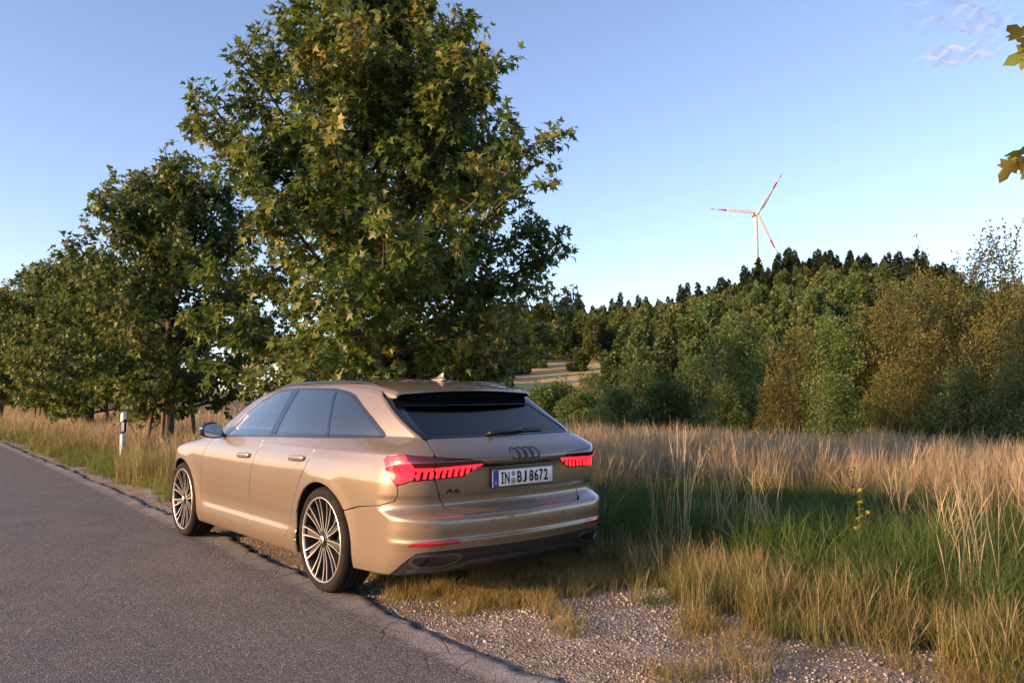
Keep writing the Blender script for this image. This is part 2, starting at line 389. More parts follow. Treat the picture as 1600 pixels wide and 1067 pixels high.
M['chrome'] = material('chrome', (.8, .8, .8), .08, 1.0)
M['disc'] = material('brake_disc', (.10, .095, .09), .4, .9)
M['rim_grey'] = material('rim_grey_lacquer', (.085, .078, .07), .4, .4)
M['lens'] = material('tail_lens_dark_red', (.055, .003, .004), .08, 0, 1.0)
M['lens_clear'] = material('tail_lens_grey_red', (.35, .10, .10), .15, 0, 1.0)
M['red_lit'] = material('tail_light_lit', (.5, .005, .008), .2, 0, .8, (1.0, .012, .022), 1.35)
M['red_dim'] = material('tail_light_dim', (.35, .004, .006), .2, 0, .8, (1.0, .006, .016), .16)
M['reflector'] = material('reflector_red', (.30, .006, .008), .12, 0, 1.0)
M['plate_white'] = material('plate_white', (.78, .78, .76), .35)
M['plate_blue'] = material('plate_blue', (.01, .06, .33), .35)
M['seal'] = material('plate_seal_grey', (.22, .24, .22), .5)
M['seal2'] = material('plate_seal_light', (.36, .37, .37), .5)
M['interior'] = material('interior_black', (.018, .017, .016), .7)
M['mirror'] = material('mirror_glass', (.55, .58, .62), .02, 1.0)
def tyre_material():
    m = material('tyre_rubber', (.012, .011, .0105), .8); t = NT(m); tc = t.add('ShaderNodeTexCoord'); t.b.inputs['Specular IOR Level'].default_value = .12
    n = t.noise(tc.outputs['Object'], 9., 6); c = t.ramp(n.outputs['Fac'], [(.3, (.009, .0085, .008)), (.75, (.026, .022, .018))])
    t.l.new(c.outputs[0], t.b.inputs['Base Color']); return m
M['tyre'] = tyre_material()

# ---------------------------------------------------------------- car: surface patches
CAR_ROLL = -0.0113
car = empty('estate_car', (0, .8 - .8 * math.cos(CAR_ROLL), -.8 * math.sin(CAR_ROLL))); car.rotation_euler = (CAR_ROLL, 0, 0)
tag(car, 'beige metallic estate car with lit tail lights parked half on the verge', 'car')
GX, GY, GZ = ring()
GX, GY, GC = roundtop(GX, GY, GZ)
GN = normals(GX, GY, GZ); GP = np.stack([GX, GY, GZ], -1)
seg = np.hypot(np.diff(GX, axis=1), np.diff(GY, axis=1))
GS = np.concatenate([np.cumsum(seg[:, ::-1], 1)[:, ::-1], np.zeros((len(GX), 1))], 1)     # arc length from the rear centre
JR = 14 + 15 + 429                                                                       # first column of the rear corner arc
COLI = np.broadcast_to(np.arange(GX.shape[1])[None, :], GX.shape)
REAR = np.where(COLI >= JR, -1., 1.); NOTREAR = -REAR
def s_of(p):
    d = ((GP - np.asarray(p)) ** 2).sum(-1); i = np.unravel_index(np.argmin(d), d.shape); return GS[i], GZ[i]
def cut(P, N, fld):
    nr, nc = fld.shape; ins = fld < 0
    idx = np.arange(nr * nc).reshape(nr, nc)
    Q = np.stack([idx[:-1, :-1], idx[:-1, 1:], idx[1:, 1:], idx[1:, :-1]], -1).reshape(-1, 4)
    fi = ins.ravel(); ff = fld.ravel(); c = fi[Q].sum(1)
    Pv = P.reshape(-1, 3); Nv = N.reshape(-1, 3)
    faces = [tuple(q) for q in Q[c == 4]]
    V = []; NV = []; cache = {}; base = len(Pv)
    def ev(a, b):
        k = (a, b) if a < b else (b, a)
        if k not in cache:
            t = ff[k[0]] / (ff[k[0]] - ff[k[1]]); cache[k] = base + len(V)
            V.append(Pv[k[0]] * (1 - t) + Pv[k[1]] * t); NV.append(Nv[k[0]] * (1 - t) + Nv[k[1]] * t)
        return cache[k]
    for q in Q[(c > 0) & (c < 4)]:
        poly = []
        for k in range(4):
            a, b = int(q[k]), int(q[(k + 1) % 4])
            if fi[a]: poly.append(a)
            if fi[a] != fi[b]: poly.append(ev(a, b))
        if len(poly) >= 3: faces.append(tuple(poly))
    AV = np.concatenate([Pv, np.array(V).reshape(-1, 3)]); AN = np.concatenate([Nv, np.array(NV).reshape(-1, 3)])
    used = sorted({i for f in faces for i in f}); mp = {u: k for k, u in enumerate(used)}
    if not used: return np.zeros((0, 3)), np.zeros((0, 3)), []
    return AV[used], AN[used] / (np.linalg.norm(AN[used], axis=1, keepdims=True) + 1e-9), [tuple(mp[i] for i in f) for f in faces]
def mirror_join(V, N, F):
    m = np.array([1, -1, 1.]); n = len(V)
    return np.concatenate([V, V * m]), np.concatenate([N, N * m]), list(F) + [tuple(n + i for i in reversed(f)) for f in F]
def rim_strip(V, N, F, depth):
    cnt = {}
    for f in F:
        for k in range(len(f)):
            a, b = f[k], f[(k + 1) % len(f)]; cnt[(a, b)] = cnt.get((a, b), 0) + 1
    bd = [(a, b) for (a, b) in cnt if (b, a) not in cnt and not (abs(V[a][1]) < 1e-5 and abs(V[b][1]) < 1e-5)]
    low = {}; V = list(V); N = list(N); F = list(F)
    for a, b in bd:
        for i in (a, b):
            if i not in low: low[i] = len(V); V.append(V[i] - N[i] * depth); N.append(N[i])
        F.append((b, a, low[a], low[b]))
    return np.array(V), np.array(N), F
def patch(name, fld, mat, parent=car, depth=.012, off=0., both=True, centre=False, grid=None, mat_parent2=None):
    P, N = (GP, GN) if grid is None else grid
    V, NN, F = cut(P, N, fld)
    if not F: print('EMPTY PATCH', name); return None
    V = V + NN * off
    if centre: V, NN, F = mirror_join(V, NN, F)
    if depth: V, NN, F = rim_strip(V, NN, F, depth)
    o = mesh_obj(name, V, F, mat, parent, True, NN)
    if both and not centre:
        V2, N2, F2 = V * np.array([1, -1, 1.]), NN * np.array([1, -1, 1.]), [tuple(reversed(f)) for f in F]
        o2 = mesh_obj(name, V2, F2, mat, parent if mat_parent2 is None else mat_parent2, True, N2)
        return o, o2
    return o
mx = lambda *a: np.maximum.reduce([np.broadcast_to(x, GX.shape) for x in a])
mn = lambda *a: np.minimum.reduce([np.broadcast_to(x, GX.shape) for x in a])
G = .0030                                             # half a panel gap
DLO = [(1.985, .985), (1.93, 1.06), (1.80, 1.19), (1.63, 1.30), (1.45, 1.362), (1.25, 1.392), (.98, 1.402), (.338, 1.390), (.12, 1.365), (.0, 1.335), (-.08, 1.300), (-.311, 1.188), (-.475, 1.095), (-.50, 1.072), (-.485, 1.056), (.103, 1.036), (1.04, 1.012)]
WIN_F = [(1.905, 1.002), (1.76, 1.175), (1.60, 1.285), (1.44, 1.343), (1.26, 1.372), (1.085, 1.381), (1.050, 1.22), (1.055, 1.028)]
WIN_R = [(.945, 1.032), (.949, 1.196), (.965, 1.383), (.354, 1.371), (.237, 1.212), (.152, 1.050)]
WIN_Q = [(.125, 1.052), (.205, 1.204), (.307, 1.362), (.13, 1.343), (.0, 1.308), (-.077, 1.276), (-.287, 1.164), (-.435, 1.078), (-.42, 1.066)]
FR_EDGE = [(2.05, .985), (2.17, .965), (2.243, .930), (2.320, .84), (2.365, .72), (2.392, .58), (2.408, .438), (2.413, .258)]
SPLIT = [(1.065, 1.05), (1.130, .917), (1.200, .785), (1.250, .613), (1.272, .45), (1.266, .280)]
RD_REAR = [(.137, 1.07), (.149, .977), (.187, .893), (.242, .813), (.34, .693), (.46, .533), (.545, .36), (.570, .32), (.610, .302)]
dDLO = np.where(COLI < JR + 4, sdf_poly(GX, GZ, DLO), 1.)
dF = sdf_poly(GX, GZ, FR_EDGE + SPLIT[::-1]); dR = sdf_poly(GX, GZ, SPLIT + RD_REAR[::-1])
side_only = np.where(COLI < JR + 8, -1., 1.)
dF = np.where(COLI < JR, dF, 1.); dR = np.where(COLI < JR, dR, 1.)
def arch_f(ax):
    return 1 - np.hypot((GX - ax) / .412, np.maximum(GZ - .362, 0) / .386)
dARCH = np.where(COLI < JR, np.maximum(arch_f(0), arch_f(2.924)) * .39, -1.)         # >0 inside a wheel opening
dTOP = .0132 - GC + .001
zbot = np.interp(GX, [-2, -1.0, -.83, -.45, .45, .6, 2.42, 2.55, 3.4, 4], [.25, .25, .245, .232, .205, .205, .188, .20, .20, .2])
dBOT = zbot - GZ
# tail light outline in (arc length, z)
LIGHT3 = [(-.722, .880, .940), (-.735, .874, .957), (-.765, .865, .966), (-.86, .80, .966), (-.997, .674, .957), (-1.04, .52, .945), (-1.057, .426, .934), (-1.066, .369, .921), (-1.064, .331, .902), (-1.05, .336, .885), (-1.007, .442, .822), (-.975, .644, .816), (-.895, .791, .809), (-.878, .809, .786), (-.835, .843, .784), (-.81, .855, .815), (-.765, .868, .88)]
LS = [s_of(p) for p in LIGHT3]
dL = np.where(COLI > JR - 60, sdf_poly(GS, GZ, LS), 1.)
TG_Y = [(-.2, 1.058), (.60, 1.058), (.629, 1.052), (.636, 1.037), (.653, 1.0), (.668, .957), (.664, .88), (.648, .817), (.628, .749), (.602, .695), (.575, .650), (.545, .618), (.50, .603), (.42, .600), (.332, .600), (-.2, .600)]
dT = np.where(COLI >= JR + 8, sdf_poly(GY, GZ, TG_Y), 1.)
BSEAM = [(-.842, .837, .80), (-.845, .837, .749), (-.840, .838, .715), (-.820, .845, .686), (-.765, .872, .667), (-.709, .893, .655), (-.502, .913, .628), (-.367, .927, .597)]
bs = [s_of(p) for p in BSEAM]
BUMP = [(-.2, .1), (-.2, .87), (bs[0][0], .87)] + bs + [(bs[-1][0] + .25, .55), (bs[-1][0] + .25, .1)]
dB = np.where(GX < .1, sdf_poly(GS, GZ, BUMP), 1.)
DIF = [(-.2, .386), (.196, .386), (.435, .390), (.625, .390), (.735, .388), (.775, .378), (.800, .352), (.825, .310), (.850, .245), (.850, .1), (-.2, .1)]
dD = np.where((COLI >= JR - 8) & (GX < -.6), sdf_poly(GY, GZ, DIF), 1.)
REF = [(.822, .421), (.808, .440), (.785, .450), (.658, .459), (.560, .460), (.533, .448), (.530, .432), (.651, .429)]
dRef = np.where((COLI >= JR - 4) & (GX < -.6), sdf_poly(GY, GZ, REF), 1.)
GLS_TOP = 1.262
corner_in = GS - GS[:, JR + 13][:, None]                 # <0 on the rear face side of the corner
dREARWIN = mx(np.where(COLI >= JR, -1., 1.), 1.058 - GZ, dTOP)
# ---- painted panels
FEN = [(4.2, .1), (4.2, 1.2), (2.02, 1.2), (2.02, .99)] + FR_EDGE + [(2.42, .1)]
dFEN = np.where(COLI < JR, sdf_poly(GX, GZ, FEN), 1.)
SILL = [(2.44, .1), (2.44, .258), (1.266, .280), (.610, .302), (.40, .310), (.40, .1)]
dSILL = np.where(COLI < JR, sdf_poly(GX, GZ, SILL), 1.)
FB = [(3.20, .1), (3.20, .60), (3.34, .60), (3.62, .66), (3.80, .66), (4.4, .66), (4.4, .1)]
dFB = np.where(COLI < 200, sdf_poly(GX, GZ, FB), 1.)
SPS = [(-.243, 1.47), (-.270, 1.372), (-.289, 1.352), (-.318, 1.332), (-.348, 1.314), (-1.0, 1.314), (-1.0, 1.47)]
dSP = sdf_poly(GX, GZ, SPS)
body = patch('body_side', mx(dTOP, dBOT, dARCH, -dF + G, -dR + G, -dDLO, -dL + G, np.where(COLI >= JR + 8, -dT + G, -1.), -dB + G, -dFEN + G, -dSILL + G, -dSP + G,
             np.where(GZ > 1.05, corner_in * -1. + .004, -1.), np.where(COLI > JR + 20, np.where(GZ > 1.058, 1., -1.), -1.)), M['paint'])
fender = patch('front_fender', mx(dTOP, dBOT, dARCH, dFEN + G, -dFB + G, -dDLO), M['paint'])
fbump = patch('front_bumper', mx(dFB + G, dBOT, dARCH, dTOP), M['paint'], centre=True)
door_f = patch('front_door', mx(dF + G, -dDLO, dBOT, dTOP), M['paint'])
door_r = patch('rear_door', mx(dR + G, -dDLO, dARCH, dTOP), M['paint'])
sill = patch('sill', mx(dSILL + G, dBOT, dARCH), M['paint'])
bumper = patch('rear_bumper', mx(dB + G, -dT + G + .002, -dL + G, -dD + G, dARCH, dBOT, -dRef + .001), M['paint'], centre=True)
tail = patch('tailgate', mx(dT + G, -dL + G), M['paint'], centre=True)
# ---- side glass
grid_in = (GP, GN)
patch('window_surround', mx(dDLO + .001, -np.minimum.reduce([sdf_poly(GX, GZ, WIN_F), sdf_poly(GX, GZ, WIN_R), sdf_poly(GX, GZ, WIN_Q)]), np.where(COLI < JR + 4, -1, 1.)), M['gloss_black'], off=-.001, depth=.02)
for nm, poly, mt, par in (('side_window', WIN_F, 'glass', door_f), ('side_window', WIN_R, 'privacy', door_r), ('quarter_window', WIN_Q, 'privacy', None)):
    patch(nm, np.where(COLI < JR + 4, sdf_poly(GX, GZ, poly), 1.), M[mt], car if par is None else par[0], depth=0, off=-.004, mat_parent2=None if par is None else par[1])
# thin bright strip under the windows
belt = np.interp(GX, [-.5, .103, 1.04, 1.985], [1.056, 1.036, 1.012, .985])
patch('belt_trim', mx(np.abs(GZ - belt - .004) - .005, GX - 1.985, -.49 - GX, np.where(COLI < JR, -1, 1.)), M['trim_grey'], off=.004, depth=.006)
# ---- rear window with black band, side blades
yedge = np.interp(GZ, [1.05, 1.065, 1.097, 1.16, 1.252, 1.296, 1.34], [.585, .600, .607, .592, .562, .535, .45])
glsf = mx(np.where(COLI >= JR + 10, -1., 1.), 1.066 - GZ, dTOP, GY - yedge, GZ - GLS_TOP)
rg = patch('rear_window', glsf, M['rear_glass'], depth=0, off=-.003, centre=True)
blade = mx(np.where(COLI >= JR - 30, -1., 1.), 1.060 - GZ, -dSP + .001, -mx(1.066 - GZ, GY - yedge, GZ - GLS_TOP), np.where(GZ > 1.05, corner_in, 1.), dTOP)
patch('rear_window_surround', blade, M['gloss_black'], depth=.01, off=.002, centre=True)
# ---- lights
tl_l, tl_r = None, None
side_cut = np.where(COLI >= JR + 8, dT, 1.)
lens = patch('tail_light', mx(dL + .001, -side_cut + .002), M['lens'], depth=.02, off=-.001)
lens2 = patch('tail_light_tailgate', mx(dL + .001, side_cut + .002), M['lens'], depth=.02, off=-.001)
LIN = dL + .006
LB = lambda pts: np.where(COLI > JR - 60, sdf_poly(GS, GZ, [s_of(p) for p in pts]), 1.)
blk = LB([(-.70, .885, .97), (-.80, .85, .97), (-.865, .80, .962), (-.885, .78, .925), (-.925, .765, .895), (-.925, .765, .84), (-.89, .80, .80), (-.86, .82, .77), (-.80, .86, .77)])
hole = LB([(-.775, .862, .935), (-.795, .85, .935), (-.835, .835, .835), (-.815, .852, .82)])
low = np.where(COLI > JR - 60, GZ - np.interp(GY, [.33, .66, .9], [.898, .886, .886]), 1.)
strip = mx(LIN, low, np.interp(GY, [.33, .66, .9], [.884, .868, .868]) - GZ)
zz = np.clip((GZ - .815) / .06, 0, 1)
per = .041; ph = np.mod(GS + .012 * zz * 0 + .006 * (GZ - .84) / .03, per)
teeth = mx(LIN, low, np.abs(ph - per * .5) - per * .26)
lit = mx(mn(mx(LIN, blk, -hole), mx(LIN, strip, -blk), mx(teeth, -blk, GS - 1.2)), np.where(COLI > JR - 60, -1, 1.))
for sgn, (a, b) in (('o', lens), ('i', lens2)):
    f = mx(lit, (-side_cut + .003) if sgn == 'o' else (side_cut + .003))
    patch('lit_segment', f, M['red_lit'], a, depth=.004, off=.0012, mat_parent2=b)
    dim = mx(LIN, low, -lit - .0005, blk, (-side_cut + .003) if sgn == 'o' else (side_cut + .003))
    patch('dim_segment', dim, M['red_dim'], a, depth=.003, off=.0006, mat_parent2=b)
hl = mx(hole + .002, LIN)
patch('reversing_lens', hl, M['lens_clear'], lens[0], depth=.003, off=.001, mat_parent2=lens[1])
bar = mx(np.where(COLI >= JR, -1, 1.), np.abs(GZ - .888) - .0095, GY - .345, -dL + .001)
patch('light_bar', bar, M['gloss_black'], depth=.006, off=.003, centre=True)
# ---- lower rear trim
dif = patch('diffuser', mx(dD + G, dBOT - .0), M['satin_black'], depth=.02, off=.002, centre=True)
VENT = [(.797, .326), (.790, .355), (.76, .369), (.56, .367), (.505, .348), (.53, .315), (.60, .298), (.745, .292)]
dV = np.where((COLI >= JR - 8) & (GX < -.6), sdf_poly(GY, GZ, VENT), 1.)
patch('exhaust_trim', np.abs(dV) - .008, M['trim_grey'], dif, depth=.012, off=.009, mat_parent2=dif)
patch('exhaust_insert', dV + .006, M['gloss_black'], dif, depth=.004, off=.004, mat_parent2=dif)
LIPB = mx(np.where((COLI >= JR - 8) & (GX < -.6), -1, 1.), GZ - np.interp(GY, [0, .42, .47, .56, .75, .85], [.315, .318, .310, .288, .285, .285]), np.interp(GY, [0, .42, .47, .56, .75, .85], [.288, .292, .284, .268, .265, .265]) - GZ, GY - .80)
patch('diffuser_blade', LIPB, M['trim_grey'], dif, depth=.02, off=.012, centre=True)
ref = patch('reflector', dRef, M['reflector'], depth=.01, off=.0015)
# ---- roof, hood, windscreen
def top_grid(x0f, x1f, nx, ny):
    t = np.linspace(0, 1, nx)[:, None]; v = np.linspace(0, 1, ny)[None, :]
    x = np.zeros((nx, ny)); y = np.zeros((nx, ny)) + .5 * v
    for _ in range(14):
        x = x0f(y) + (x1f(y) - x0f(y)) * t
        yt = y[:, -1:] * 0 + .6
        xe = x[:, -1:]
        for _ in range(8): yt = car_w(xe, np.clip(car_h(xe, yt) - .0132, .2, 1.455)) - .0132
        y = yt * v
    z = car_h(x, y); a = car_w(x, np.clip(z, .2, 1.455)) - y
    z = z - np.where(a < RT_EDGE, RT_EDGE - np.sqrt(np.clip(RT_EDGE ** 2 - (RT_EDGE - np.clip(a, 0, RT_EDGE)) ** 2, 0, None)), 0)
    N = normals(x, y, z); N = np.where(N[..., 2:3] < 0, -N, N)
    return np.stack([x, y, z], -1), N
def grid_faces(n, m, flip=False):
    i = np.arange(n * m).reshape(n, m); Q = np.stack([i[:-1, :-1], i[:-1, 1:], i[1:, 1:], i[1:, :-1]], -1).reshape(-1, 4)
    return Q[:, ::-1] if flip else Q
def top_patch(name, x0f, x1f, nx, ny, mat, depth=.01, off=0.):
    P, N = top_grid(x0f, x1f, nx, ny)
    V = P.reshape(-1, 3); NN = N.reshape(-1, 3); F = [tuple(q) for q in grid_faces(nx, ny, True)]
    V = V + NN * off
    V, NN, F = mirror_join(V, NN, F)
    if depth: V, NN, F = rim_strip(V, NN, F, depth)
    return mesh_obj(name, V, F, mat, car, True, NN)
XS = lambda y: -.235 - .05 * y * y
XW = lambda y: 1.60 - .12 * y * y
XC = lambda y: 2.46 - .42 * y * y
XL = lambda y: -.487 + .15 * y * y
top_patch('roof', lambda y: XS(y) + .003, lambda y: XW(y) - .003, 130, 46, M['paint'])
top_patch('windscreen', lambda y: XW(y) + .002, lambda y: XC(y), 60, 40, M['glass'], 0, -.003)
top_patch('bonnet', lambda y: XC(y) + .02, lambda y: 3.64 - .62 * y * y, 80, 40, M['paint'])
# roof spoiler: painted top, thick side skirt, black underside
P, N = top_grid(XL, XS, 26, 46)
V = P.reshape(-1, 3); NN = N.reshape(-1, 3); F = [tuple(q) for q in grid_faces(26, 46, True)]
V, NN, F = mirror_join(V, NN, F)
nV = len(V)
th = .016 + .045 * np.clip((V[:, 0] + .43) / .15, 0, 1) ** 1.2
low_ = V - np.stack([np.zeros(nV), np.sign(V[:, 1]) * .006, th], 1)
cnt = {}
for f in F:
    for k in range(len(f)): cnt[(f[k], f[(k + 1) % len(f)])] = 1
bd = [(a, b) for (a, b) in cnt if (b, a) not in cnt and not (abs(V[a][1]) < 1e-5 and abs(V[b][1]) < 1e-5)]
V2 = list(V); N2 = list(NN); F2 = list(F); mp = {}
for a, b in bd:
    e = V[b] - V[a]; w = np.cross(e, np.array([0, 0, 1.])); w = w / (np.linalg.norm(w) + 1e-9)
    ids = []
    for i, p in ((a, V[a]), (b, V[b]), (b, low_[b]), (a, low_[a])):
        V2.append(p); N2.append(w * .9 + np.array([0, 0, .15])); ids.append(len(V2) - 1)
    F2.append((ids[1], ids[0], ids[3], ids[2]))
spoiler = mesh_obj('roof_spoiler', V2, F2, M['paint'], car, True, np.array(N2) / np.linalg.norm(N2, axis=1, keepdims=True))
mesh_obj('spoiler_underside', low_, [tuple(reversed(f)) for f in F], M['gloss_black'], spoiler, True)

# ---- dark inner shell, floor, wheel housings
sk = (slice(None, None, 4), slice(None, None, 4))
inner = mx(dTOP + .0, dBOT - .02, dARCH - .0, -dDLO - .012, np.where((COLI >= JR + 12) & (GZ > 1.07) & (GZ < GLS_TOP) & (GY < yedge), 1., -1.))
V, NN, F = cut(GP, GN, inner); V = V - NN * .022; V, NN, F = mirror_join(V, NN, F)
mesh_obj('inner_shell', V, F, M['cavity'], car, True)
P, N = top_grid(lambda y: XL(y) + .1, XW, 30, 20); V = (P - N * .03).reshape(-1, 3); F = [tuple(q) for q in grid_faces(30, 20)]
V, NN, F = mirror_join(V, N.reshape(-1, 3), F); mesh_obj('headliner', V, F, M['interior'], car)
P, N = top_grid(lambda y: XC(y) + .01, lambda y: 3.62 - .62 * y * y, 24, 20); V = (P - N * .03).reshape(-1, 3); F = [tuple(q) for q in grid_faces(24, 20)]
V, NN, F = mirror_join(V, N.reshape(-1, 3), F); mesh_obj('bonnet_liner', V, F, M['cavity'], car)
def box(name, a, b, mat, parent=car, bev=0., seg=2):
    bm = bmesh.new(); bmesh.ops.create_cube(bm, size=1.)
    a = Vector(a); b = Vector(b)
    for v in bm.verts: v.co = Vector((a[k] + (b[k] - a[k]) * (v.co[k] + .5) for k in range(3)))
    if bev: bmesh.ops.bevel(bm, geom=bm.edges[:], offset=bev, segments=seg, profile=.6, affect='EDGES')
    return bm_obj(name, bm, mat, parent, smooth=bool(bev))
box('underbody', (-.70, -.62, .19), (3.6, .62, .24), M['cavity'])
box('underbody_rear', (-.90, -.60, .31), (-.45, .60, .50), M['cavity'])
box('underbody_mid', (.46, -.84, .20), (2.46, .84, .26), M['cavity'])
for ax in (0., 2.924):
    for s in (1, -1):
        n = 28; V = []; F = []
        for k in range(n + 1):
            a = math.pi * k / n - 0.0
            for yy in (.925 * s, .60 * s): V.append((ax + .418 * math.cos(a), yy if yy * s > .7 else yy, .362 + .392 * math.sin(a)))
        for k in range(n): F.append((2 * k, 2 * k + 1, 2 * k + 3, 2 * k + 2))
        V2 = [(ax + .418, .60 * s, .362), (ax - .418, .60 * s, .362), (ax + .418, .60 * s, .2), (ax - .418, .60 * s, .2), (ax + .418, .9 * s, .362), (ax - .418, .9 * s, .362), (ax + .418, .9 * s, .22), (ax - .418, .9 * s, .22)]
        b0 = len(V); V += V2
        F += [tuple(range(1, 2 * n + 2, 2)) + (b0 + 3, b0 + 2), (b0, b0 + 2, b0 + 6, b0 + 4), (b0 + 1, b0 + 3, b0 + 7, b0 + 5)]
        V = [(v[0], (min(abs(v[1]), float(car_w(np.array(v[0]), np.array(max(v[2], .25)))) - .012)) * s, v[2]) for v in V]
        mesh_obj('wheel_housing', V, F, M['cavity'], car, False)

# ---- wheels
def lathe(prof, n, y0=0., s=1):
    V = []; F = []; m = len(prof)
    for k in range(n):
        a = 2 * math.pi * k / n
        for r, y in prof: V.append((r * math.cos(a), y * s, r * math.sin(a)))
    for k in range(n):
        for j in range(m - 1):
            q = (k * m + j, k * m + j + 1, ((k + 1) % n) * m + j + 1, ((k + 1) % n) * m + j); F.append(q if s < 0 else q[::-1])
    return V, F
def prism(pts, y0, y1, chamf=0.):
    """polygon in (x,z) extruded in y (y1 is the outer face)"""
    n = len(pts); c = np.mean(pts, 0); V = [(p[0], y0, p[1]) for p in pts]
    V += [(p[0], y1, p[1]) for p in pts]
    F = [tuple(range(n, 2 * n))] + [(k, (k + 1) % n, n + (k + 1) % n, n + k) for k in range(n)]
    return V, F
def join(parts):
    V = []; F = []
    for v, f in parts:
        b = len(V); V += list(v); F += [tuple(b + i for i in q) for q in f]
    return V, F
def make_wheel(rot):
    w = bpy.data.objects.new('wheel', None); COL.objects.link(w); w.parent = car
    tp = [(.292, -.245), (.318, -.252), (.338, -.240), (.349, -.222), (.3555, -.195), (.3565, -.19), (.3485, -.189), (.3485, -.181), (.3565, -.18), (.357, -.152), (.3495, -.151), (.3495, -.142), (.357, -.141), (.357, -.114), (.3495, -.113), (.3495, -.104), (.357, -.103),
          (.3565, -.072), (.3485, -.071), (.3485, -.063), (.356, -.062), (.3545, -.045), (.349, -.030), (.340, -.015), (.327, -.006), (.312, -.003), (.3105, -.0045), (.308, -.0035), (.299, -.006), (.290, -.012)]
    V, F = lathe(tp, 96); t = mesh_obj('tyre', V, F, M['tyre'], w)
    rp = [(.292, -.245), (.27, -.24), (.262, -.20), (.262, -.05), (.274, -.023)]
    V, F = lathe(rp, 72); V = V; mesh_obj('rim', V, [f[::-1] for f in F], M['rim_dark'], w)
    lp = [(.274, -.024), (.2775, -.010), (.284, -.008), (.2875, -.0125), (.2895, -.02)]
    V, F = lathe(lp, 96); mesh_obj('rim_lip', V, F, M['alu'], w)
    # spokes: five groups; each is two V arms with twin machined ridges over a dark web
    def pol(r, a): return (r * math.cos(a), r * math.sin(a))
    for g in range(5):
        a0 = rot + g * 2 * math.pi / 5
        webs = []; ridges = []
        for s in (-1, 1):
            # outer end angles and inner end angles of the arm
            oi, oo = R(11.5) * s, R(24.5) * s; ii, io = R(5) * s, R(25) * s
            pin = [pol(.062, a0 + ii), pol(.062, a0 + io)]; pout = [pol(.272, a0 + oo), pol(.272, a0 + oi)]
            poly = pin + pout
            webs.append(prism(poly if s > 0 else poly[::-1], -.062, -.040))
            for (ra, rb, wa, wb) in ((ii * 1.1, oi + .005 * s, .0040, .0048), (io, oo, .0040, .0048)):
                pa = np.array(pol(.058, a0 + ra)); pb = np.array(pol(.277, a0 + rb)); d = (pb - pa) / np.linalg.norm(pb - pa); nn = np.array([-d[1], d[0]])
                n_ = 7; Vr = []; Fr = []; Vd = []; Fd = []
                for k in range(n_ + 1):
                    t_ = k / n_; c_ = pa + (pb - pa) * t_; wd = wa + (wb - wa) * t_; yy = -.030 + .020 * t_ ** 1.5 - .006 * math.sin(math.pi * t_)
                    for q in (1, -1):
                        p_ = c_ + nn * wd * q; Vr.append((p_[0], yy, p_[1]))
                    for q, dy in ((1, -.035), (1, -.0006), (-1, -.0006), (-1, -.035)):
                        p_ = c_ + nn * wd * q; Vd.append((p_[0], yy + dy, p_[1]))
                for k in range(n_):
                    Fr.append((2 * k, 2 * k + 2, 2 * k + 3, 2 * k + 1))
                    for j in range(3): Fd.append((4 * k + j, 4 * (k + 1) + j, 4 * (k + 1) + j + 1, 4 * k + j + 1))
                ridges.append((Vr, Fr)); webs.append((Vd, Fd))
        V, F = join(webs); sp = mesh_obj('spoke', V, F, M['rim_grey'], w, False)
        for Vr, Fr in ridges: mesh_obj('machined_edge', Vr, Fr, M['alu'], sp, False)
    V, F = lathe([(.0, -.018), (.030, -.018), (.033, -.021), (.034, -.03), (.062, -.033), (.072, -.045), (.074, -.075)], 40); mesh_obj('hub', V, F, M['rim_dark'], w)
    V, F = lathe([(.0, -.0135), (.026, -.0145), (.0285, -.018)], 32); cap = mesh_obj('hub_cap', V, F, M['alu'], w)
    for k in range(4):
        bm = bmesh.new(); q = bmesh.ops.create_circle(bm, segments=14, radius=.005); 
        vs_ = [v.co.copy() for v in bm.verts]; bm.free()
        cx = (k - 1.5) * .0068
        V = []; F = []
        for j, v in enumerate(vs_):
            for rr in (.85, 1.15): V.append((cx + v.x * rr, -.0125, v.y * rr))
        n_ = len(vs_)
        for j in range(n_): F.append((2 * j, 2 * j + 1, 2 * ((j + 1) % n_) + 1, 2 * ((j + 1) % n_)))
        mesh_obj('emblem_ring', V, F, M['rim_dark'], cap, False)
    for k in range(5):
        a = rot + math.pi / 5 + k * 2 * math.pi / 5
        V, F = lathe([(0, -.036), (.008, -.036), (.0095, -.05)], 10); V = [(v[0] + .047 * math.cos(a), v[1], v[2] + .047 * math.sin(a)) for v in V]
        mesh_obj('wheel_bolt', V, F, M['chrome'], w)
    V, F = lathe([(.07, -.095), (.178, -.095), (.178, -.13)], 60); mesh_obj('brake_disc', V, F, M['disc'], w)
    V, F = lathe([(0.0, -.12), (.26, -.12)], 40); mesh_obj('wheel_back', V, F, M['cavity'], w)
    V = []; F = []
    for k in range(9):
        a = R(130 + 10 * k)
        for r_, y_ in ((.11, -.08), (.198, -.08), (.198, -.14)): V.append((r_ * math.cos(a), y_, r_ * math.sin(a)))
    for k in range(8):
        for j in range(2): F.append((3 * k + j, 3 * k + 3 + j, 3 * k + 4 + j, 3 * k + 1 + j))
    mesh_obj('brake_caliper', V, F, M['trim_grey'], w, False)
    return w
wheel_protos = [make_wheel(R(-90 + 6)), make_wheel(R(-90 - 14))]
def place_wheel(w, x, s):
    w.location = (x, .937 * s, .3565)
    if s < 0: w.rotation_euler = (0, 0, math.pi)
place_wheel(wheel_protos[0], 0., 1); place_wheel(wheel_protos[1], 2.924, 1)
for k, x in ((0, 0.), (1, 2.924)): place_wheel(copy_tree(wheel_protos[k], car), x, -1)

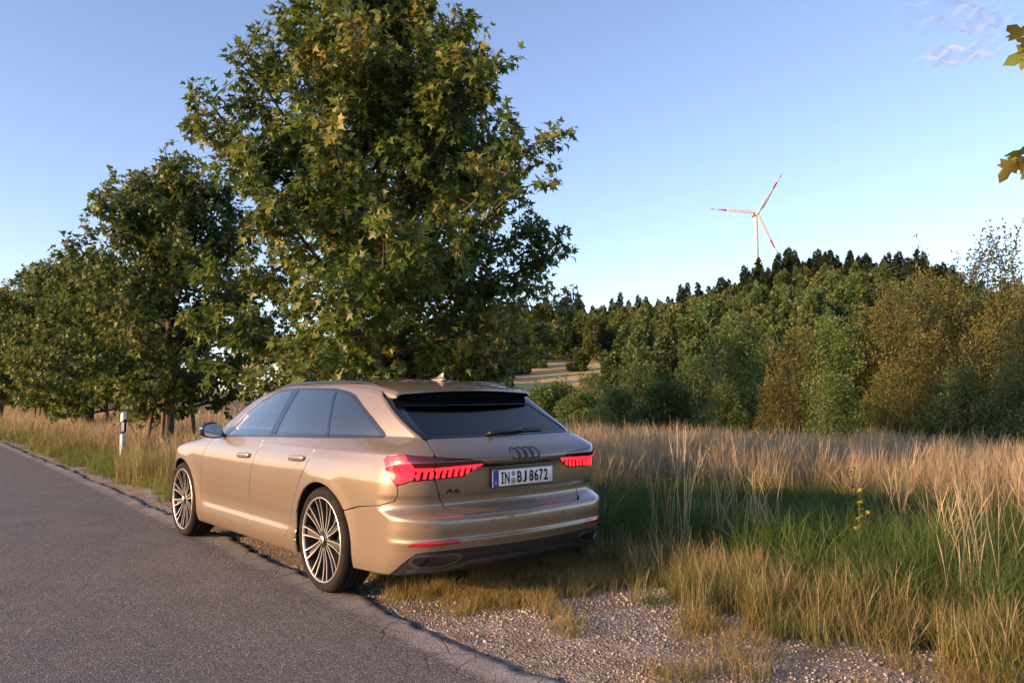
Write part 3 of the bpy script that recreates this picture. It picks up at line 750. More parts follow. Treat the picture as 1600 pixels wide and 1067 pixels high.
# ---- small fittings
def tube(path, rad, n=10, close=False, flat=None):
    """path of points; rad per point (rx,ry) elliptical sections using local frames"""
    P = [Vector(p) for p in path]; V = []; F = []
    up = Vector((0, 0, 1))
    for i, p in enumerate(P):
        t = (P[min(i + 1, len(P) - 1)] - P[max(i - 1, 0)]).normalized()
        u_ = up if abs(t.dot(up)) < .95 else Vector((1, 0, 0))
        s_ = t.cross(u_).normalized(); u2 = s_.cross(t).normalized()
        r = rad[i] if isinstance(rad, list) else rad
        rx, ry = r if isinstance(r, tuple) else (r, r)
        for k in range(n):
            a = 2 * math.pi * k / n; V.append(p + s_ * rx * math.cos(a) + u2 * ry * math.sin(a))
    for i in range(len(P) - 1):
        for k in range(n): F.append((i * n + k, i * n + (k + 1) % n, (i + 1) * n + (k + 1) % n, (i + 1) * n + k))
    F.append(tuple(reversed(range(n)))); F.append(tuple(range((len(P) - 1) * n, len(P) * n)))
    return V, F
hpt = lambda x, y: float(car_h(np.array(float(x)), np.array(float(y))))
for s in (1, -1):
    xs_ = np.linspace(1.50, -.20, 40); path = []; rad = []
    for k, x in enumerate(xs_):
        e = min(k, 39 - k) / 5.0; h = .020 * min(1, e) ** .5
        y = float(np.interp(x, [-.2, .2, .8, 1.5], [.556, .588, .603, .560])); path.append((x, y * s, hpt(x, y) - .012 + h)); rad.append((.013, .012 if 0 < k < 39 else .004))
    V, F = tube(path, rad, 10); mesh_obj('roof_rail', V, F, M['gloss_black'], car)
# shark-fin aerial
def loft(secs, caps=True):
    V = []; F = []; n = len(secs[0])
    for sct in secs: V += list(sct)
    for i in range(len(secs) - 1):
        for k in range(n): F.append((i * n + k, i * n + (k + 1) % n, (i + 1) * n + (k + 1) % n, (i + 1) * n + k))
    if caps: F.append(tuple(reversed(range(n)))); F.append(tuple(range((len(secs) - 1) * n, len(secs) * n)))
    return V, F
zr = hpt(-.06, 0)
secs = []
for z, x0, x1, wy in ((-.006, -.135, .055, .034), (.008, -.132, .045, .030), (.015, -.126, .025, .020), (.021, -.120, -.01, .010), (.036, -.117, -.052, .006), (.049, -.115, -.080, .0045), (.057, -.113, -.096, .003)):
    cx = (x0 + x1) / 2; rx = (x1 - x0) / 2
    secs.append([(cx - .02 + rx * math.cos(a), wy * math.sin(a), zr + z) for a in np.linspace(0, 2 * math.pi, 20, endpoint=False)])
V, F = loft(secs); mesh_obj('roof_aerial', V, F, M['paint'], car)
# door handles
for (x0, x1, z0, z1, par) in ((1.51, 1.255, .850, .862, door_f), (.520, .255, .882, .895, door_r)):
    for s, pr in ((1, par[0]), (-1, par[1])):
        path = []; rad = []
        for t in np.linspace(0, 1, 17):
            x = x0 + (x1 - x0) * t; z = z0 + (z1 - z0) * t; y = float(car_w(np.array(x), np.array(z)))
            b = math.sin(math.pi * t); e = min(1, (1 - abs(2 * t - 1)) * 5 + .12)
            path.append((x, (y + .006 + .016 * b ** .6) * s, z)); rad.append((.010 * e ** .5, .0205 * e ** .5))
        V, F = tube(path, rad, 12); mesh_obj('door_handle', V, F, M['paint'], pr)
        xm = (x0 + x1) / 2; zm = (z0 + z1) / 2 - .012; V = []; F = []
        n_ = 24
        for k in range(n_):
            a = 2 * math.pi * k / n_; x = xm + .066 * math.cos(a); z = zm + .040 * math.sin(a)
            V.append((x, (float(car_w(np.array(x), np.array(z))) + .0015) * s, z))
        V.append((xm, (float(car_w(np.array(xm), np.array(zm))) + .0006) * s, zm))
        for k in range(n_): F.append((k, (k + 1) % n_, n_) if s < 0 else ((k + 1) % n_, k, n_))
        mesh_obj('handle_recess', V, F, M['paint'], pr)
# exterior mirrors
for s, pr in ((1, door_f[0]), (-1, door_f[1])):
    secs = []
    for t, yc, xc, zc, rx, rz in ((0, .885, 1.965, 1.000, .020, .010), (.1, .900, 1.970, 1.012, .045, .030), (.25, .925, 1.98, 1.032, .062, .062), (.5, .970, 1.99, 1.042, .072, .073), (.75, 1.025, 2.0, 1.044, .068, .066), (.9, 1.062, 2.008, 1.042, .052, .048), (1., 1.082, 2.015, 1.04, .022, .022)):
        sct = []
        for a in np.linspace(0, 2 * math.pi, 28, endpoint=False):
            ca, sa = math.cos(a), math.sin(a); e = .75
            px = math.copysign(abs(ca) ** e, ca); pz = math.copysign(abs(sa) ** e, sa)
            xx = xc + rx * px
            xx = max(xx, 1.942 + .02 * t)
            sct.append((xx, yc * s, zc + rz * pz))
        secs.append(sct if s > 0 else sct[::-1])
    V, F = loft(secs); mir = mesh_obj('door_mirror', V, F, M['gloss_black'], pr)
    V, F = loft([[(1.97 + .03 * ca, (.845 + dy) * s, .985 + dz + .018 * sa) for ca, sa in [(math.cos(a), math.sin(a)) for a in np.linspace(0, 2 * math.pi, 12, endpoint=False)][::int(s)]] for dy, dz in ((0, 0), (.03, .005), (.07, .022))])
    mesh_obj('mirror_arm', V, F, M['gloss_black'], mir)
    gl = []
    for a in np.linspace(0, 2 * math.pi, 28, endpoint=False):
        ca, sa = math.cos(a), math.sin(a); e = .6
        gl.append((1.940 + .0, (.985 + .078 * math.copysign(abs(ca) ** e, ca)) * s, 1.041 + (.056 - .008 * ca) * math.copysign(abs(sa) ** e, sa)))
    mesh_obj('mirror_glass', gl, [tuple(range(len(gl)))] if s < 0 else [tuple(reversed(range(len(gl))))], M['mirror'], mir, False)
    for dz in (.012, -.012):
        V, F = tube([(2.0, 1.072 * s, 1.040 + dz), (1.985, 1.088 * s, 1.040 + dz)], .005, 8); mesh_obj('indicator', V, F, M['chrome'], mir)
# parking sensors
for yy in (.736, .30, -.30, -.736):
    zc = .545; r_ = .011; n_ = 16; V = []; F = []
    xb = lambda y, z: min(float(Rr(np.array(y), np.array(z))), 0)
    for k in range(n_):
        a = 2 * math.pi * k / n_; y = abs(yy) + r_ * math.cos(a); z = zc + r_ * math.sin(a)
        i = int(np.argmin(abs(GZ[:, 0] - z))); x = float(np.interp(y, GY[i, JR:][::-1], GX[i, JR:][::-1]))
        for o_, q in ((-.002, 1), (-.003, .78)): V.append((x + o_, (abs(yy) + (y - abs(yy)) * q) * math.copysign(1, yy), zc + (z - zc) * q))
    for k in range(n_): F.append((2 * k, 2 * k + 1, 2 * ((k + 1) % n_) + 1, 2 * ((k + 1) % n_)))
    mesh_obj('parking_sensor', V, F, M['trim_grey'], bumper, False)
# rear wiper
xg = lambda y, z: float(Rr(np.array(float(y)), np.array(float(z))))
V, F = tube([(xg(.13 - .26 * t, 1.078 + .012 * t) - .012 - .020 * math.sin(math.pi * (.25 + .6 * t)), .13 - .29 * t, 1.080 + .012 * t) for t in np.linspace(0, 1, 9)], [(.012, .022 - .008 * t) for t in np.linspace(0, 1, 9)], 10)
wip = mesh_obj('rear_wiper', V, F, M['satin_black'], rg)
V, F = tube([(xg(.05 - .42 * t, 1.088) - .010, .05 - .42 * t, 1.090 + .005 * t) for t in np.linspace(0, 1, 7)], (.006, .006), 8); mesh_obj('wiper_blade', V, F, M['satin_black'], wip)
V, F = tube([(xg(.14, 1.07) - .006, .14, 1.070), (xg(.14, 1.07) - .040, .138, 1.085)], [(.026, .020), (.018, .014)], 14); mesh_obj('wiper_cap', V, F, M['satin_black'], wip)
# ---- number plate and badges
def text_mesh(txt, size, depth, sx=1., bold=0.):
    cu = bpy.data.curves.new('t', 'FONT'); cu.body = txt; cu.size = size; cu.extrude = depth; cu.offset = bold; cu.align_x = 'LEFT'; cu.resolution_u = 4
    o = bpy.data.objects.new('t', cu); COL.objects.link(o); bpy.context.view_layer.update()
    me = bpy.data.meshes.new_from_object(o.evaluated_get(bpy.context.evaluated_depsgraph_get()))
    bpy.data.objects.remove(o); 
    for v in me.vertices: v.co.x *= sx
    xs = [v.co.x for v in me.vertices]; ys = [v.co.y for v in me.vertices]
    return me, min(xs), max(xs), min(ys), max(ys)
def put_text(name, txt, h, width, yc, zc, xface, mat, parent, depth=.0006, bold=0., tilt=0., yaw=0.):
    me, a, b, c, d = text_mesh(txt, 1., 0.01, 1., bold)
    kx = width / (b - a); kz = h / (d - c)
    for v in me.vertices:
        lx = (v.co.x - (a + b) / 2) * kx; lz = (v.co.y - (c + d) / 2) * kz; dx = v.co.z / .01 * depth
        v.co = Vector((xface - dx + lz * math.tan(tilt) - lx * math.tan(yaw), yc - lx, zc + lz))
    me.name = name; me.materials.append(mat); o = bpy.data.objects.new(name, me); COL.objects.link(o); o.parent = parent; return o
PZ = .797; PX = -1.0535
plate = box('number_plate', (PX, -.26, PZ - .055), (PX + .006, .26, PZ + .055), M['plate_white'], tail, .0015, 1)
box('plate_holder', (PX + .006, -.266, PZ - .061), (PX + .022, .266, PZ + .061), M['satin_black'], tail, .002, 1)
box('plate_border', (PX - .0006, -.2575, PZ - .0535), (PX, .2575, PZ - .0505), M['gloss_black'], plate); box('plate_border', (PX - .0006, -.2575, PZ + .0505), (PX, .2575, PZ + .0535), M['gloss_black'], plate)
box('plate_border', (PX - .0006, -.2575, PZ - .0505), (PX, -.2550, PZ + .0505), M['gloss_black'], plate)
box('blue_strip', (PX - .0008, .2125, PZ - .0505), (PX, .2575, PZ + .0505), M['plate_blue'], plate)
put_text('plate_letter', 'D', .020, .012, .235, PZ - .028, PX - .0012, M['plate_white'], plate)
yl = .196; 
for ch, wd in (('I', .030), ('N', .047), (' ', .058), ('B', .047), ('J', .042), (' ', .016), ('8', .043), ('6', .043), ('7', .043), ('2', .043)):
    if ch != ' ':
        if ch == 'I':
            box('plate_letter', (PX - .0014, yl - wd / 2 - .0055, PZ - .0375), (PX, yl - wd / 2 + .0055, PZ + .0375), M['gloss_black'], plate)
            for dz in (-.033, .033): box('plate_letter', (PX - .0015, yl - wd / 2 - .013, PZ + dz - .0045), (PX, yl - wd / 2 + .013, PZ + dz + .0045), M['gloss_black'], plate)
        else:
            put_text('plate_letter', ch, .075, wd - .008, yl - wd / 2, PZ, PX - .0012, M['gloss_black'], plate, bold=.025)
    yl -= wd
def disc(name, y, z, r_, x, mat, parent):
    V = [(x, y + r_ * math.cos(a), z + r_ * math.sin(a)) for a in np.linspace(0, 2 * math.pi, 24, endpoint=False)]
    return mesh_obj(name, V, [tuple(reversed(range(24)))], mat, parent, False)
disc('plate_seal', .090, PZ + .024, .0165, PX - .001, M['seal'], plate); disc('plate_seal', .090, PZ - .024, .0215, PX - .001, M['seal2'], plate)
disc('seal_crest', .090, PZ - .024, .012, PX - .0016, M['seal'], plate)
for k in range(4):
    yc = .084 - .056 * k; zc = .952; V = []; F = []; n1, n2 = 36, 8
    for i in range(n1):
        a = 2 * math.pi * i / n1
        for j in range(n2):
            b = 2 * math.pi * j / n2; rr = .0365 + .0042 * math.cos(b); y = yc + rr * math.cos(a); z = zc + rr * math.sin(a) * .97
            V.append((xg(y, z) - .004 - .0042 * math.sin(b), y, z))
    for i in range(n1):
        for j in range(n2): F.append((i * n2 + j, i * n2 + (j + 1) % n2, ((i + 1) % n1) * n2 + (j + 1) % n2, ((i + 1) % n1) * n2 + j))
    mesh_obj('emblem_ring', V, F, M['gloss_black'], tail)
def put_badge(txt, h, width, yc, zc, mat, bold):
    me, a, b, c, d = text_mesh(txt, 1., 0.01, 1., bold); kx = width / (b - a); kz = h / (d - c)
    for v in me.vertices:
        y = yc - (v.co.x - (a + b) / 2) * kx; z = zc + (v.co.y - (c + d) / 2) * kz
        v.co = Vector((xg(y, z) - .0025 - v.co.z / .01 * .0015, y, z))
    me.materials.append(mat); o = bpy.data.objects.new('badge', me); COL.objects.link(o); o.parent = tail
put_badge('A', .030, .050, .549, .740, M['gloss_black'], .03); put_badge('6', .027, .038, .500, .7385, M['gloss_black'], .03)
put_badge('quattro', .014, .085, -.545, .715, M['chrome'], .0)
# ---- cabin
def seat(x, y, nm):
    b = box('seat_cushion', (x - .05, y - .26, .36), (x + .48, y + .26, .56), M['interior'], car, .06, 3)
    bk = box('seat_backrest', (-.06, -.25, 0), (.08, .25, .62), M['interior'], car, .06, 3); bk.location = (x - .05, y, .50); bk.rotation_euler = (0, R(-14), 0)
    hd = box('headrest', (-.05, -.13, 0), (.05, .13, .19), M['interior'], car, .045, 3); hd.location = (x - .215, y, 1.10); hd.rotation_euler = (0, R(-10), 0)
seat(1.15, .38, 'f'); seat(1.15, -.38, 'f')
box('rear_bench', (.08, -.62, .38), (.60, .62, .58), M['interior'], car, .06, 3)
bb = box('rear_backrest', (-.06, -.64, 0), (.08, .64, .58), M['interior'], car, .05, 3); bb.location = (.05, 0, .52); bb.rotation_euler = (0, R(-18), 0)
for y in (.42, -.42, 0): 
    h_ = box('headrest', (-.045, -.12, 0), (.045, .12, .16), M['interior'], car, .04, 3); h_.location = (-.12, y, 1.05)
box('dashboard', (1.85, -.72, .62), (2.35, .72, .97), M['interior'], car, .08, 3)
V = []; F = []
for i in range(40):
    a = 2 * math.pi * i / 40
    for j in range(8):
        b = 2 * math.pi * j / 8; rr = .185 + .016 * math.cos(b); V.append(Vector((.016 * math.sin(b), rr * math.cos(a), rr * math.sin(a))))
for i in range(40):
    for j in range(8): F.append((i * 8 + j, i * 8 + (j + 1) % 8, ((i + 1) % 40) * 8 + (j + 1) % 8, ((i + 1) % 40) * 8 + j))
sw = mesh_obj('steering_wheel', V, F, M['interior'], car); sw.location = (1.72, .38, .90); sw.rotation_euler = (0, R(24), 0)
box('steering_hub', (-.02, -.16, -.05), (.04, .16, .05), M['interior'], sw, .02, 2)
box('load_cover', (-.85, -.6, .98), (-.15, .6, 1.0), M['interior'], car)
# ================================================================ trees
def tree_leaf_material(name, a, b, tip, trans=.3, rough=.45):
    m = bpy.data.materials.new(name); m.use_nodes = True; t = NT(m)
    f = t.add('ShaderNodeAttribute', attribute_name='var').outputs['Fac']
    oi = t.add('ShaderNodeObjectInfo').outputs['Random']
    c = t.ramp(f, [(0, a), (.55, b), (.85, tip), (1., tip)]).outputs[0]
    k = t.add('ShaderNodeMapRange', i={0: oi, 1: 0., 2: 1., 3: .82, 4: 1.18}).outputs[0]
    c = t.mix(1., c, t.add('ShaderNodeCombineColor', i={0: k, 1: k, 2: k}).outputs[0], 'MULTIPLY')
    t.l.new(c, t.b.inputs['Base Color']); t.b.inputs['Roughness'].default_value = rough; t.b.inputs['Specular IOR Level'].default_value = .35
    tr = t.add('ShaderNodeBsdfTranslucent', i={'Color': c}); mx_ = t.add('ShaderNodeMixShader', i={0: trans, 1: t.b.outputs[0], 2: tr.outputs[0]})
    t.l.new(mx_.outputs[0], t.out.inputs[0]); return m
def bark_material():
    m = material('bark', rough=.9); t = NT(m); tc = t.add('ShaderNodeTexCoord')
    mp = t.add('ShaderNodeMapping', i={'Vector': tc.outputs['Object'], 'Scale': (1, 1, .22)}); n = t.noise(mp.outputs[0], 22., 6, .65)
    c = t.ramp(n.outputs['Fac'], [(.3, (.028, .022, .016)), (.7, (.12, .095, .07))]); t.l.new(c.outputs[0], t.b.inputs['Base Color'])
    t.l.new(t.bump(n.outputs['Fac'], .8, .03), t.b.inputs['Normal']); return m
M['bark'] = bark_material()
M['maple'] = tree_leaf_material('maple_leaves', (.044, .084, .015), (.120, .165, .030), (.26, .22, .055), .42)
M['shrub_green'] = tree_leaf_material('shrub_leaves_green', (.050, .098, .024), (.110, .170, .045), (.21, .23, .085), .42)
M['shrub_olive'] = tree_leaf_material('shrub_leaves_olive', (.060, .076, .020), (.135, .135, .034), (.23, .185, .055), .40)
M['shrub_pale'] = tree_leaf_material('shrub_leaves_pale', (.055, .085, .028), (.12, .155, .06), (.25, .25, .13), .36)
M['wood_green'] = tree_leaf_material('wood_leaves_green', (.050, .092, .028), (.100, .148, .046), (.17, .19, .07), .34)
M['wood_olive'] = tree_leaf_material('wood_leaves_olive', (.062, .086, .026), (.125, .145, .044), (.19, .185, .065), .34)
M['conifer'] = tree_leaf_material('conifer_needles', (.016, .032, .018), (.032, .052, .026), (.055, .075, .032), .15)
# leaf shapes in the xy plane, stalk at the origin, tip towards +x
def maple_leaf(detail=True):
    half = [(0, .03), (-.10, .30), (.02, .26), (.10, .55), (.27, .40), (.40, .50), (.42, .22), (.72, .24)] if detail else [(0, .05), (-.06, .34), (.12, .5), (.38, .42), (.5, .18)]
    pts = [(0, 0)] + [(x, y) for x, y in half[1:]] + [(1.0, 0)] + [(x, -y) for x, y in half[:0:-1]]
    V = [(p[0], p[1], -.16 * p[0] ** 2 + .18 * abs(p[1])) for p in pts] + [(.32, 0, -.02)]
    n = len(pts); F = [(n, k, (k + 1) % n) for k in range(n)]
    return np.array(V), np.array(F)
def maple_leaf_mid():
    half = [(-.07, .34), (.10, .24), (.40, .60), (.42, .22)]; pts = [(0, 0)] + half + [(1.0, 0)] + [(x, -y) for x, y in half[::-1]]
    V = [(p[0], p[1], -.16 * p[0] ** 2 + .18 * abs(p[1])) for p in pts] + [(.30, 0, -.02)]; n = len(pts)
    return np.array(V), np.array([(n, k, (k + 1) % n) for k in range(n)])
def simple_leaf():
    V = np.array([(0, 0, 0), (.45, .30, .06), (1, 0, -.10), (.45, -.30, .06)]); return V, np.array([(0, 1, 2), (0, 2, 3)])
def clump_leaf():   # a spray of three blades seen from afar
    V = []; F = []
    for a, l in ((0, 1.), (1.1, .8), (-1.0, .85)):
        b = len(V); c, s = np.cos(a), np.sin(a)
        for x, y, z in ((0, 0, 0), (.5 * l, .28, .08), (l, 0, -.1), (.5 * l, -.28, .08)): V.append((x * c - y * s, x * s + y * c, z))
        F += [(b, b + 1, b + 2), (b, b + 2, b + 3)]
    return np.array(V), np.array(F)
def place_leaves(shape, pos, direc, normal, size):
    LV, LF = shape; n = len(pos)
    x = direc / (np.linalg.norm(direc, axis=1, keepdims=True) + 1e-9); z = normal - x * (normal * x).sum(1, keepdims=True); z /= np.linalg.norm(z, axis=1, keepdims=True) + 1e-9
    y = np.cross(z, x)
    V = pos[:, None] + size[:, None, None] * (LV[None, :, 0:1] * x[:, None] + LV[None, :, 1:2] * y[:, None] + LV[None, :, 2:3] * z[:, None])
    F = LF[None] + (np.arange(n) * len(LV))[:, None, None]
    return V.reshape(-1, 3), F.reshape(-1, 3)
def tubes_mesh(segs, n=6):
    """segs: list of (points (k,3), radii (k))"""
    V = []; F = []; b = 0
    for P, r_ in segs:
        P = np.asarray(P); t = np.gradient(P, axis=0); t /= np.linalg.norm(t, axis=1, keepdims=True) + 1e-9
        u = np.where(np.abs(t[:, 2:3]) < .9, np.array([[0, 0, 1.]]), np.array([[1., 0, 0]])); s = np.cross(t, u); s /= np.linalg.norm(s, axis=1, keepdims=True) + 1e-9; w = np.cross(s, t)
        a = np.linspace(0, 2 * np.pi, n, endpoint=False)
        ring_ = P[:, None] + r_[:, None, None] * (np.cos(a)[None, :, None] * s[:, None] + np.sin(a)[None, :, None] * w[:, None])
        k = len(P); i = b + np.arange(k * n).reshape(k, n); j = np.roll(i, -1, 1)
        F.append(np.stack([i[:-1], j[:-1], j[1:], i[1:]], -1).reshape(-1, 4)); V.append(ring_.reshape(-1, 3)); b += k * n
    return np.concatenate(V), np.concatenate(F)
def curve_pts(p0, d0, length, up, n, rg, wob=.08):
    P = [np.array(p0)]; d = np.array(d0) / np.linalg.norm(d0)
    for k in range(n):
        d = d + np.array([0, 0, up / n]) + rg.normal(0, wob, 3); d /= np.linalg.norm(d); P.append(P[-1] + d * length / n)
    return np.array(P)
def maple(seed, height, env, nprim, leaf, nleaf, zlow, trunk_r=.13, per=7, lean=(0, 0)):
    """branching crown inside env(z, azimuth) -> radius. Returns (tubeV,tubeF), leaf arrays"""
    rg = np.random.default_rng(seed); segs = []; twigs = []
    tz = np.linspace(0, height * .93, 14); tr = np.stack([np.cumsum(rg.normal(0, .02, 14)) + lean[0] * tz, np.cumsum(rg.normal(0, .02, 14)) + lean[1] * tz, tz], 1)
    segs.append((tr, trunk_r * (1 - tz / (height * .98)) ** .75 + .008))
    for k in range(nprim):
        f = (k + .5) / nprim; z0 = zlow * .8 + (height * .9 - zlow * .8) * f ** 1.25; az = k * 2.39996 + rg.normal(0, .3)
        base = np.array([np.interp(z0, tz, tr[:, 0]), np.interp(z0, tz, tr[:, 1]), z0])
        el = R(6 + 50 * f) + rg.normal(0, .1); zt = z0 + 1.0 * math.tan(el) * .8
        L = env(min(zt, height * .98), az) * rg.uniform(.86, 1.12) / max(.45, math.cos(el * .8)); L = max(L, .35)
        P = curve_pts(base, (math.cos(az) * math.cos(el), math.sin(az) * math.cos(el), math.sin(el)), L, .35 - .55 * (1 - f) * .5, 9, rg, .05)
        rin = np.hypot(P[:, 0] - base[0], P[:, 1] - base[1]) <= np.array([env(min(p[2], height), az) for p in P]) * 1.0
        m_ = max(3, int(rin.cumprod().sum())); P = P[:m_]
        r0 = .045 * (1 - f * .6) + .008; segs.append((P, np.linspace(r0, .006, len(P))))
        ns = max(6, int(L * 9))
        for q in range(ns):
            t = .18 + .82 * (q + rg.uniform(0, .8)) / ns; t = min(t, 1.); i = t * (len(P) - 1); i0 = int(min(i, len(P) - 2)); p = P[i0] + (P[i0 + 1] - P[i0]) * (i - i0)
            d = P[i0 + 1] - P[i0]; d /= np.linalg.norm(d); a2 = rg.uniform(0, 6.283); side = np.array([math.cos(a2), math.sin(a2), rg.uniform(-.35, .6)])
            l2 = rg.uniform(.35, .95) * (1.15 - .6 * t) * min(1., L / 1.6); S = curve_pts(p, d * .55 + side, l2, .25, 5, rg, .12)
            e_ = S[-1]
            if math.hypot(e_[0], e_[1]) > env(min(e_[2], height), math.atan2(e_[1], e_[0])) * rg.uniform(.98, 1.16) + .05 or e_[2] > height * 1.03: continue
            segs.append((S, np.linspace(.011, .003, len(S))))
            twigs.append(S)
            if l2 > .4:
                for w in range(2):
                    i3 = rg.integers(1, 4); d3 = S[i3 + 1] - S[i3]; d3 = d3 / np.linalg.norm(d3) + rg.normal(0, .6, 3); T = curve_pts(S[i3], d3, rg.uniform(.2, .45), .15, 3, rg, .1); segs.append((T, np.linspace(.006, .002, len(T)))); twigs.append(T)
    # leaves in whorls along the twig ends
    pos = []; di = []; no = []
    lens = np.array([np.linalg.norm(np.diff(T, axis=0), axis=1).sum() for T in twigs]); m = np.maximum(3, (nleaf * lens / lens.sum())).astype(int)
    for T, c in zip(twigs, m):
        nn = len(T); t = 1 - rg.beta(1.0, 1.7, c) * .95; i = t * (nn - 1); i0 = np.minimum(i.astype(int), nn - 2); p = T[i0] + (T[i0 + 1] - T[i0]) * (i - i0)[:, None]
        tang = T[-1] - T[0]; tang /= np.linalg.norm(tang) + 1e-9
        o = rg.normal(0, 1, (c, 3)); o /= np.linalg.norm(o, axis=1, keepdims=True); dr = o * .9 + tang * .55 + np.array([0, 0, -.28]); dr /= np.linalg.norm(dr, axis=1, keepdims=True)
        pos.append(p + dr * rg.uniform(.02, .11, (c, 1))); di.append(dr + np.array([0, 0, -.22])); out = p.copy(); out[:, 2] = 0
        no.append(np.array([0, 0, 1.]) * .75 + rg.normal(0, .45, (c, 3)) + out / (np.linalg.norm(out, axis=1, keepdims=True) + .3) * .55)
    pos = np.concatenate(pos); di = np.concatenate(di); no = np.concatenate(no); sz = leaf * np.random.default_rng(seed + 1).uniform(.62, 1.15, len(pos))
    return tubes_mesh(segs), (pos, di, no, sz)
def leaf_var(pos, seed, s=.5):
    r_ = np.random.default_rng(seed); v = vnoise(pos[:, 0] + 13 * seed, pos[:, 2] + pos[:, 1] * .7, s, 2); return np.clip(.05 + .75 * v + r_.normal(0, .14, len(pos)), 0, 1)
def tree_obj(name, loc, rz, tub, leaves, shape, mat, var, label, cat, group=None, n_single=0, pick=None, barkm=None, sc=1.):
    t = empty(name, loc, rz); t.scale = (sc, sc, sc); tag(t, label, cat, group)
    fast_mesh('trunk', tub[0], tub[1], barkm or M['bark'], t, smooth=True)
    pos, di, no, sz = leaves; single = np.zeros(len(pos), bool)
    if n_single: single[np.argsort(pick)[:n_single]] = True
    V, F = place_leaves(shape, pos[~single], di[~single], no[~single], sz[~single])
    c = fast_mesh('crown', V, F, mat, t, attrs={'var': np.repeat(var[~single], len(shape[0]))}); c['kind'] = 'stuff'
    if n_single:
        v0, f0 = shape; lms = []
        for q in range(6):
            o = fast_mesh('leaf', v0, f0, mat, attrs={'var': np.full(len(v0), .12 + .14 * q)}); lms.append(o.data); bpy.data.objects.remove(o)
        for k in np.where(single)[0]:
            x = Vector(di[k]).normalized(); z = Vector(no[k]); z = (z - x * z.dot(x)).normalized(); y = z.cross(x)
            o = bpy.data.objects.new('leaf', lms[int(min(5, max(0, (var[k] - .05) / .15)))]); COL.objects.link(o); o.parent = t
            o.matrix_local = Matrix.Translation(Vector(pos[k])) @ (Matrix((x, y, z)).transposed() * float(sz[k])).to_4x4()
    return t
def gz(x, y): return float(terrain(np.array(float(x)), np.array(float(y))))
MAPLE_HI, MAPLE_LO, MAPLE_MID = maple_leaf(True), maple_leaf(False), maple_leaf_mid()
# big maple behind the car: outline widens to 2.8 m at 4.5 m height
ZR = [1.3, 1.7, 2.7, 3.7, 4.6, 5.1, 5.6, 6.4, 7.3, 7.9]; RRt = [1.9, 2.55, 2.8, 2.95, 2.95, 2.5, 2.0, 1.35, .75, .2]; RLt = [2.2, 3.0, 3.2, 3.2, 2.9, 2.6, 2.2, 1.5, .9, .2]
RV = np.array([-.639, -.769])          # picture right, in the ground plane
def env_big(z, az):
    c = math.cos(az) * RV[0] + math.sin(az) * RV[1]; w = (c + 1) / 2
    return float(np.interp(z, ZR, RRt)) * w + float(np.interp(z, ZR, RLt)) * (1 - w)
bx, by = 4.55, -2.14; bz = gz(bx, by)
tub, lv = maple(3, 7.9, env_big, 64, .112, 56000, 1.3, .14)
pk = np.linalg.norm(lv[0] + np.array([bx, by, bz]) - CAM, axis=1)
tree_obj('maple_tree', (bx, by, bz), 0, tub, lv, MAPLE_MID, M['maple'], leaf_var(lv[0], 1), 'tallest broad leafy maple rising right behind the parked car', 'tree', 'maples in the roadside row', 300, pk)
ZR2 = [1.0, 1.6, 2.6, 3.6, 4.6, 5.6, 6.5, 7.3]; RA2 = [1.9, 2.9, 3.3, 3.2, 2.75, 2.1, 1.3, .2]
env2 = lambda z, az: float(np.interp(z, ZR2, RA2)) * (1 + .1 * math.sin(3 * az + 1))
tub2, lv2 = maple(9, 7.2, env2, 54, .122, 34000, 1.1, .13)
t2 = tree_obj('maple_tree', (14.2, -2.3, gz(14.2, -2.3)), 0, tub2, lv2, MAPLE_LO, M['maple'], leaf_var(lv2[0], 2), 'staked maple behind the white marker post', 'tree', 'maples in the roadside row')
for (x, y, rz, s, lab) in ((23.5, -2.6, 2.1, .88, 'staked maple third from the car along the roadside row'), (31.5, -2.7, 4.0, .98, 'fourth maple from the car, far along the roadside row'), (42, -2.5, 1.0, 1.0, 'farthest maple at the end of the roadside row')):
    c = copy_tree(t2); c.location = (x, y, gz(x, y)); c.rotation_euler = (0, 0, rz); c.scale = (s, s, s); c['label'] = lab
# maple beside the camera: only its branch tips reach the view
env3 = lambda z, az: float(np.interp(z, ZR2, [.8, 1.2, 1.35, 1.4, 1.35, 1.2, .8, .2]))
tub3, lv3 = maple(17, 7.0, env3, 30, .14, 9000, 1.5, .12)
nx_, ny_ = -4.9, -2.35
def px_of(p):
    d = p - CAM; f_ = np.array(fwd); r_ = np.array([math.sin(YAW), -math.cos(YAW), 0]); u_ = np.cross(r_, f_); q = d @ f_
    return 800 + 1250 * (d @ r_) / q, 533.5 - 1250 * (d @ u_) / q
rg = np.random.default_rng(5); extra = []; segs3 = []
for (tx, ty, tz_) in ((-3.60, -1.20, 2.60), (-3.69, -1.20, 3.17)):
    base = np.array([0, 0, 2.0]); tip = np.array([tx - nx_, ty - ny_, tz_ - gz(nx_, ny_)]); t_ = np.linspace(0, 1, 9)[:, None]
    P = base + (tip - base) * t_ + np.array([0, 0, .12]) * np.sin(np.pi * t_); segs3.append((P, np.linspace(.03, .003, 9)))
    for c in range(16):
        t1 = rg.uniform(.88, 1.0); p = base + (tip - base) * t1 + np.array([0, 0, .12]) * math.sin(math.pi * t1); o = rg.normal(0, 1, 3); o /= np.linalg.norm(o)
        dr = o * .8 + (tip - base) / np.linalg.norm(tip - base) * .6 + np.array([0, 0, -.4]); dr /= np.linalg.norm(dr); extra.append((p + dr * .05, dr, np.array([0, 0, .8]) + rg.normal(0, .4, 3), rg.uniform(.10, .145)))
pe = np.array([e[0] for e in extra]); qx, qy = px_of(pe + np.array([nx_, ny_, gz(nx_, ny_)])); print("branch", [(int(a), int(b)) for a, b in zip(qx, qy)])
